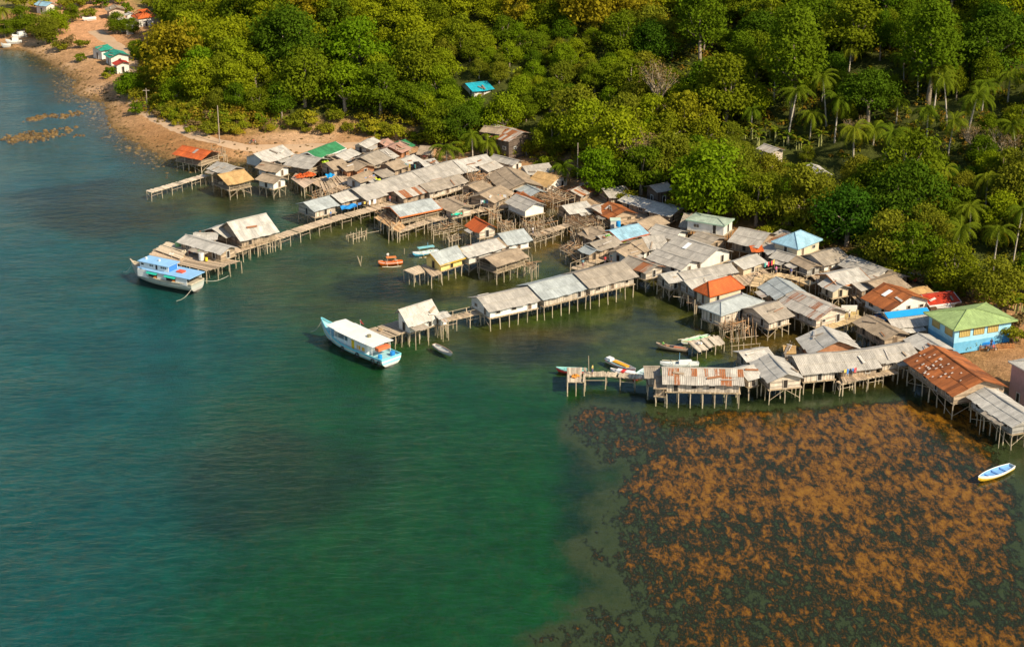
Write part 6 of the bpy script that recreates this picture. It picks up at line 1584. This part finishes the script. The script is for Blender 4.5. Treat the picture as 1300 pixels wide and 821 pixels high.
# the farther trees at the top of the slopes, beyond the 300 nearest
def tpl(seed,R_,H_,zc,lb_):
    mb,C_=crown(R_,H_,28,3200,.33,zc,seed=seed,lobe=lb_); v=np.array(mb.v).reshape(-1,4,3); c=np.array([x[0] for x in mb.c]); return v,c
st_=random.getstate(); TP=[tpl(61,4.3,7.8,4.7,.38),tpl(62,4.0,8.4,5.2,.34),tpl(63,4.6,7.2,4.4,.42)]; random.setstate(st_)
VV=[];CC=[]
for kd,pos,sc,px,py in PLACE[255:]:
    v,c=random.choice(TP); a=random.uniform(0,6.28); ca_,sa_=math.cos(a),math.sin(a); k=sc*random.uniform(.9,1.1)
    w_=np.empty_like(v); w_[...,0]=(v[...,0]*ca_-v[...,1]*sa_)*k+pos.x; w_[...,1]=(v[...,0]*sa_+v[...,1]*ca_)*k+pos.y; w_[...,2]=v[...,2]*k*random.uniform(.9,1.15)+pos.z-.2
    tt={'bright':(1.5,1.35,1),'olive':(1.6,1.05,1.2),'dark':(.55,.65,.8),'yellow':(2.1,1.3,1),'dry':(1.9,1.0,2)}.get(kd,(1,1,1)); q_=random.uniform(.85,1.15)
    VV.append(w_.reshape(-1,3)); CC.append(np.stack([c*tt[0]*q_,c*tt[1]*q_,c*tt[2]*q_,np.ones_like(c)],-1))
if VV:
    V_=np.concatenate(VV); C_=np.repeat(np.concatenate(CC),4,axis=0); nf_=len(V_)//4
    me=bpy.data.meshes.new('far_forest'); me.vertices.add(len(V_)); me.vertices.foreach_set('co',V_.ravel()); me.loops.add(nf_*4); me.loops.foreach_set('vertex_index',np.arange(nf_*4)); me.polygons.add(nf_); me.polygons.foreach_set('loop_start',np.arange(nf_)*4)
    me.update(calc_edges=True); ca=me.color_attributes.new('Col','FLOAT_COLOR','CORNER'); ca.data.foreach_set('color',C_.ravel()); me.materials.append(LM['mid'])
    o=bpy.data.objects.new('far_forest',me); COL.objects.link(o); o['kind']='stuff'
print('CNT place',len(PLACE),PLACE[min(254,len(PLACE)-1)][1].y)
# bushes along the bank, among the trees and round the far houses
bl={0:'light green leafy bush',1:'mid green bush',2:'large light green bush',3:'dry brown bush',4:'olive bush'}
def bush(pos,k,sc,px):
    z_=zone(px,0); dup(BUSH[k],(pos.x,pos.y,pos.z-.1),random.uniform(0,6.28),sc,bl[k]+' '+z_+', one of many',bl[k]+'es '+z_); cnt['b']+=1
for _ in range(230):
    k=random.random()*(len(HB)-7)+4; j=int(k)
    if j>=len(HB)-3: continue
    a=Vector((*HB[j],0)).lerp(Vector((*HB[j+1],0)),k-j); x=a.x+random.gauss(0,2.0); y=a.y+random.gauss(2.5,2.0); z=height(x,y); px,py=proj(x,y,z)
    if -20<px<1320: bush(Vector((x,y,z)),random.choice([0,1,2,4,4,3]),random.uniform(.6,1.25),px)
for (px,py,k,sc) in [(140,92,1,1.0),(134,96,0,.8),(102,75,1,1.0),(83,60,3,1.5),(75,62,4,1.2),(105,58,4,1.1),(90,52,3,1.3),(112,20,4,1.2),(130,8,1,1.6),(100,6,4,1.6),(40,36,3,1.6),(60,38,3,1.5),(72,30,3,1.4),(45,44,4,1.4),(160,14,1,1.4),(190,6,4,1.4),(205,14,4,1.3),(172,60,1,1.2),(176,72,1,1.0),(1222,436,0,1.0),(1236,433,0,.9),(1227,440,2,.7),(172,118,1,.9),(186,122,4,1.0),(65,52,1,1.1),(30,30,4,1.5),(52,10,0,2.0),(85,8,4,1.7),(115,2,4,1.8),(150,2,0,1.8),(20,8,4,1.8),(1290,430,4,1.2),(1296,410,3,1.3),(925,262,3,1.0),(865,268,3,.9),(985,300,3,.9),(560,170,3,.9),(690,200,3,1.1),(672,190,3,1.2),(705,196,4,1.0),(1180,352,3,1.2),(1200,362,3,1.3),(1215,368,0,1.0),(1235,375,3,1.3)]:
    pos=hit(px,py,.8); bush(pos,k,sc,px)
# undergrowth: one mass of low leaves over the slopes
random.seed(5)
N_=30000; gx=RNG.uniform(-150,150,N_); gy=RNG.uniform(250,560,N_); m1=inside(gx,gy,HILLP); dd=seg_dist(gx,gy,HB)
mb=MB(); nn_=0
for x,y,ok,d_ in zip(gx,gy,m1,dd):
    if not ok or d_<1.5: continue
    z=height(x,y); px,py=proj(x,y,z)
    if px<170 or px>1340 or py<-40: continue
    if in_keep(px,py+4): continue
    if 1000<px<1130 and 180<py<225 and random.random()<.5: continue
    if px>880 and d_<14 and random.random()<.6: continue
    nn_+=1
    if nn_>4700: break
    big=random.random()<.35; rl=random.uniform(.7,1.5) if big else random.uniform(.4,.9); k=random.uniform(.6,1.1)*(1 if px<900 else .75); rd=random.random()
    c0=(k*1.3,k*.85,k*2) if rd<(.12 if px<880 else .38) else (k*.8,k,k) if rd<.6 else (k,k,k)
    for j in range(int(26*rl)):
        v=Vector((random.gauss(0,1),random.gauss(0,1),abs(random.gauss(0,1)))).normalized()
        blades(mb,[(x+v.x*rl,y+v.y*rl,z+v.z*rl*1.1+.1)],[(v.x+jit(.5),v.y+jit(.5),v.z+.3)],[random.uniform(.18,.38)],[mulc(c0,random.uniform(.8,1.2))])
for _ in range(760):
    k=random.random()*5+4+ (0 if random.random()<.8 else 6); j=int(k)
    if j>=len(HB)-3: continue
    a=Vector((*HB[j],0)).lerp(Vector((*HB[j+1],0)),k-j); x=a.x+random.gauss(0,2.0); y=a.y+random.uniform(.5,12); z=height(x,y); px,py=proj(x,y,z)
    if px>880 or in_keep(px,py+4): continue
    rl=random.uniform(.8,1.9)*(1 if y-a.y>3 else .55); k=random.uniform(.55,1.05); c0=random.choice([(k*1.2,k*.85,k*1.6),(k,k,k),(k*.7,k,k),(k*1.1,k,k)])
    for j in range(int(44*rl)):
        v=Vector((random.gauss(0,1),random.gauss(0,1),abs(random.gauss(0,1)))).normalized()
        blades(mb,[(x+v.x*rl,y+v.y*rl,z+v.z*rl*1.5+.1)],[(v.x+jit(.6),v.y+jit(.6),v.z+.3)],[random.uniform(.15,.32)],[mulc(c0,random.uniform(.8,1.2))])
ug=mb.build('undergrowth',LM['shrub'],None); ug['kind']='stuff'
for pr in protos:
    for ch in list(pr.children):
        for g_ in list(ch.children): bpy.data.objects.remove(g_)
        bpy.data.objects.remove(ch)
    bpy.data.objects.remove(pr)
print('CNT trees',cnt,len(key),nn_,'objs',len(bpy.data.objects))
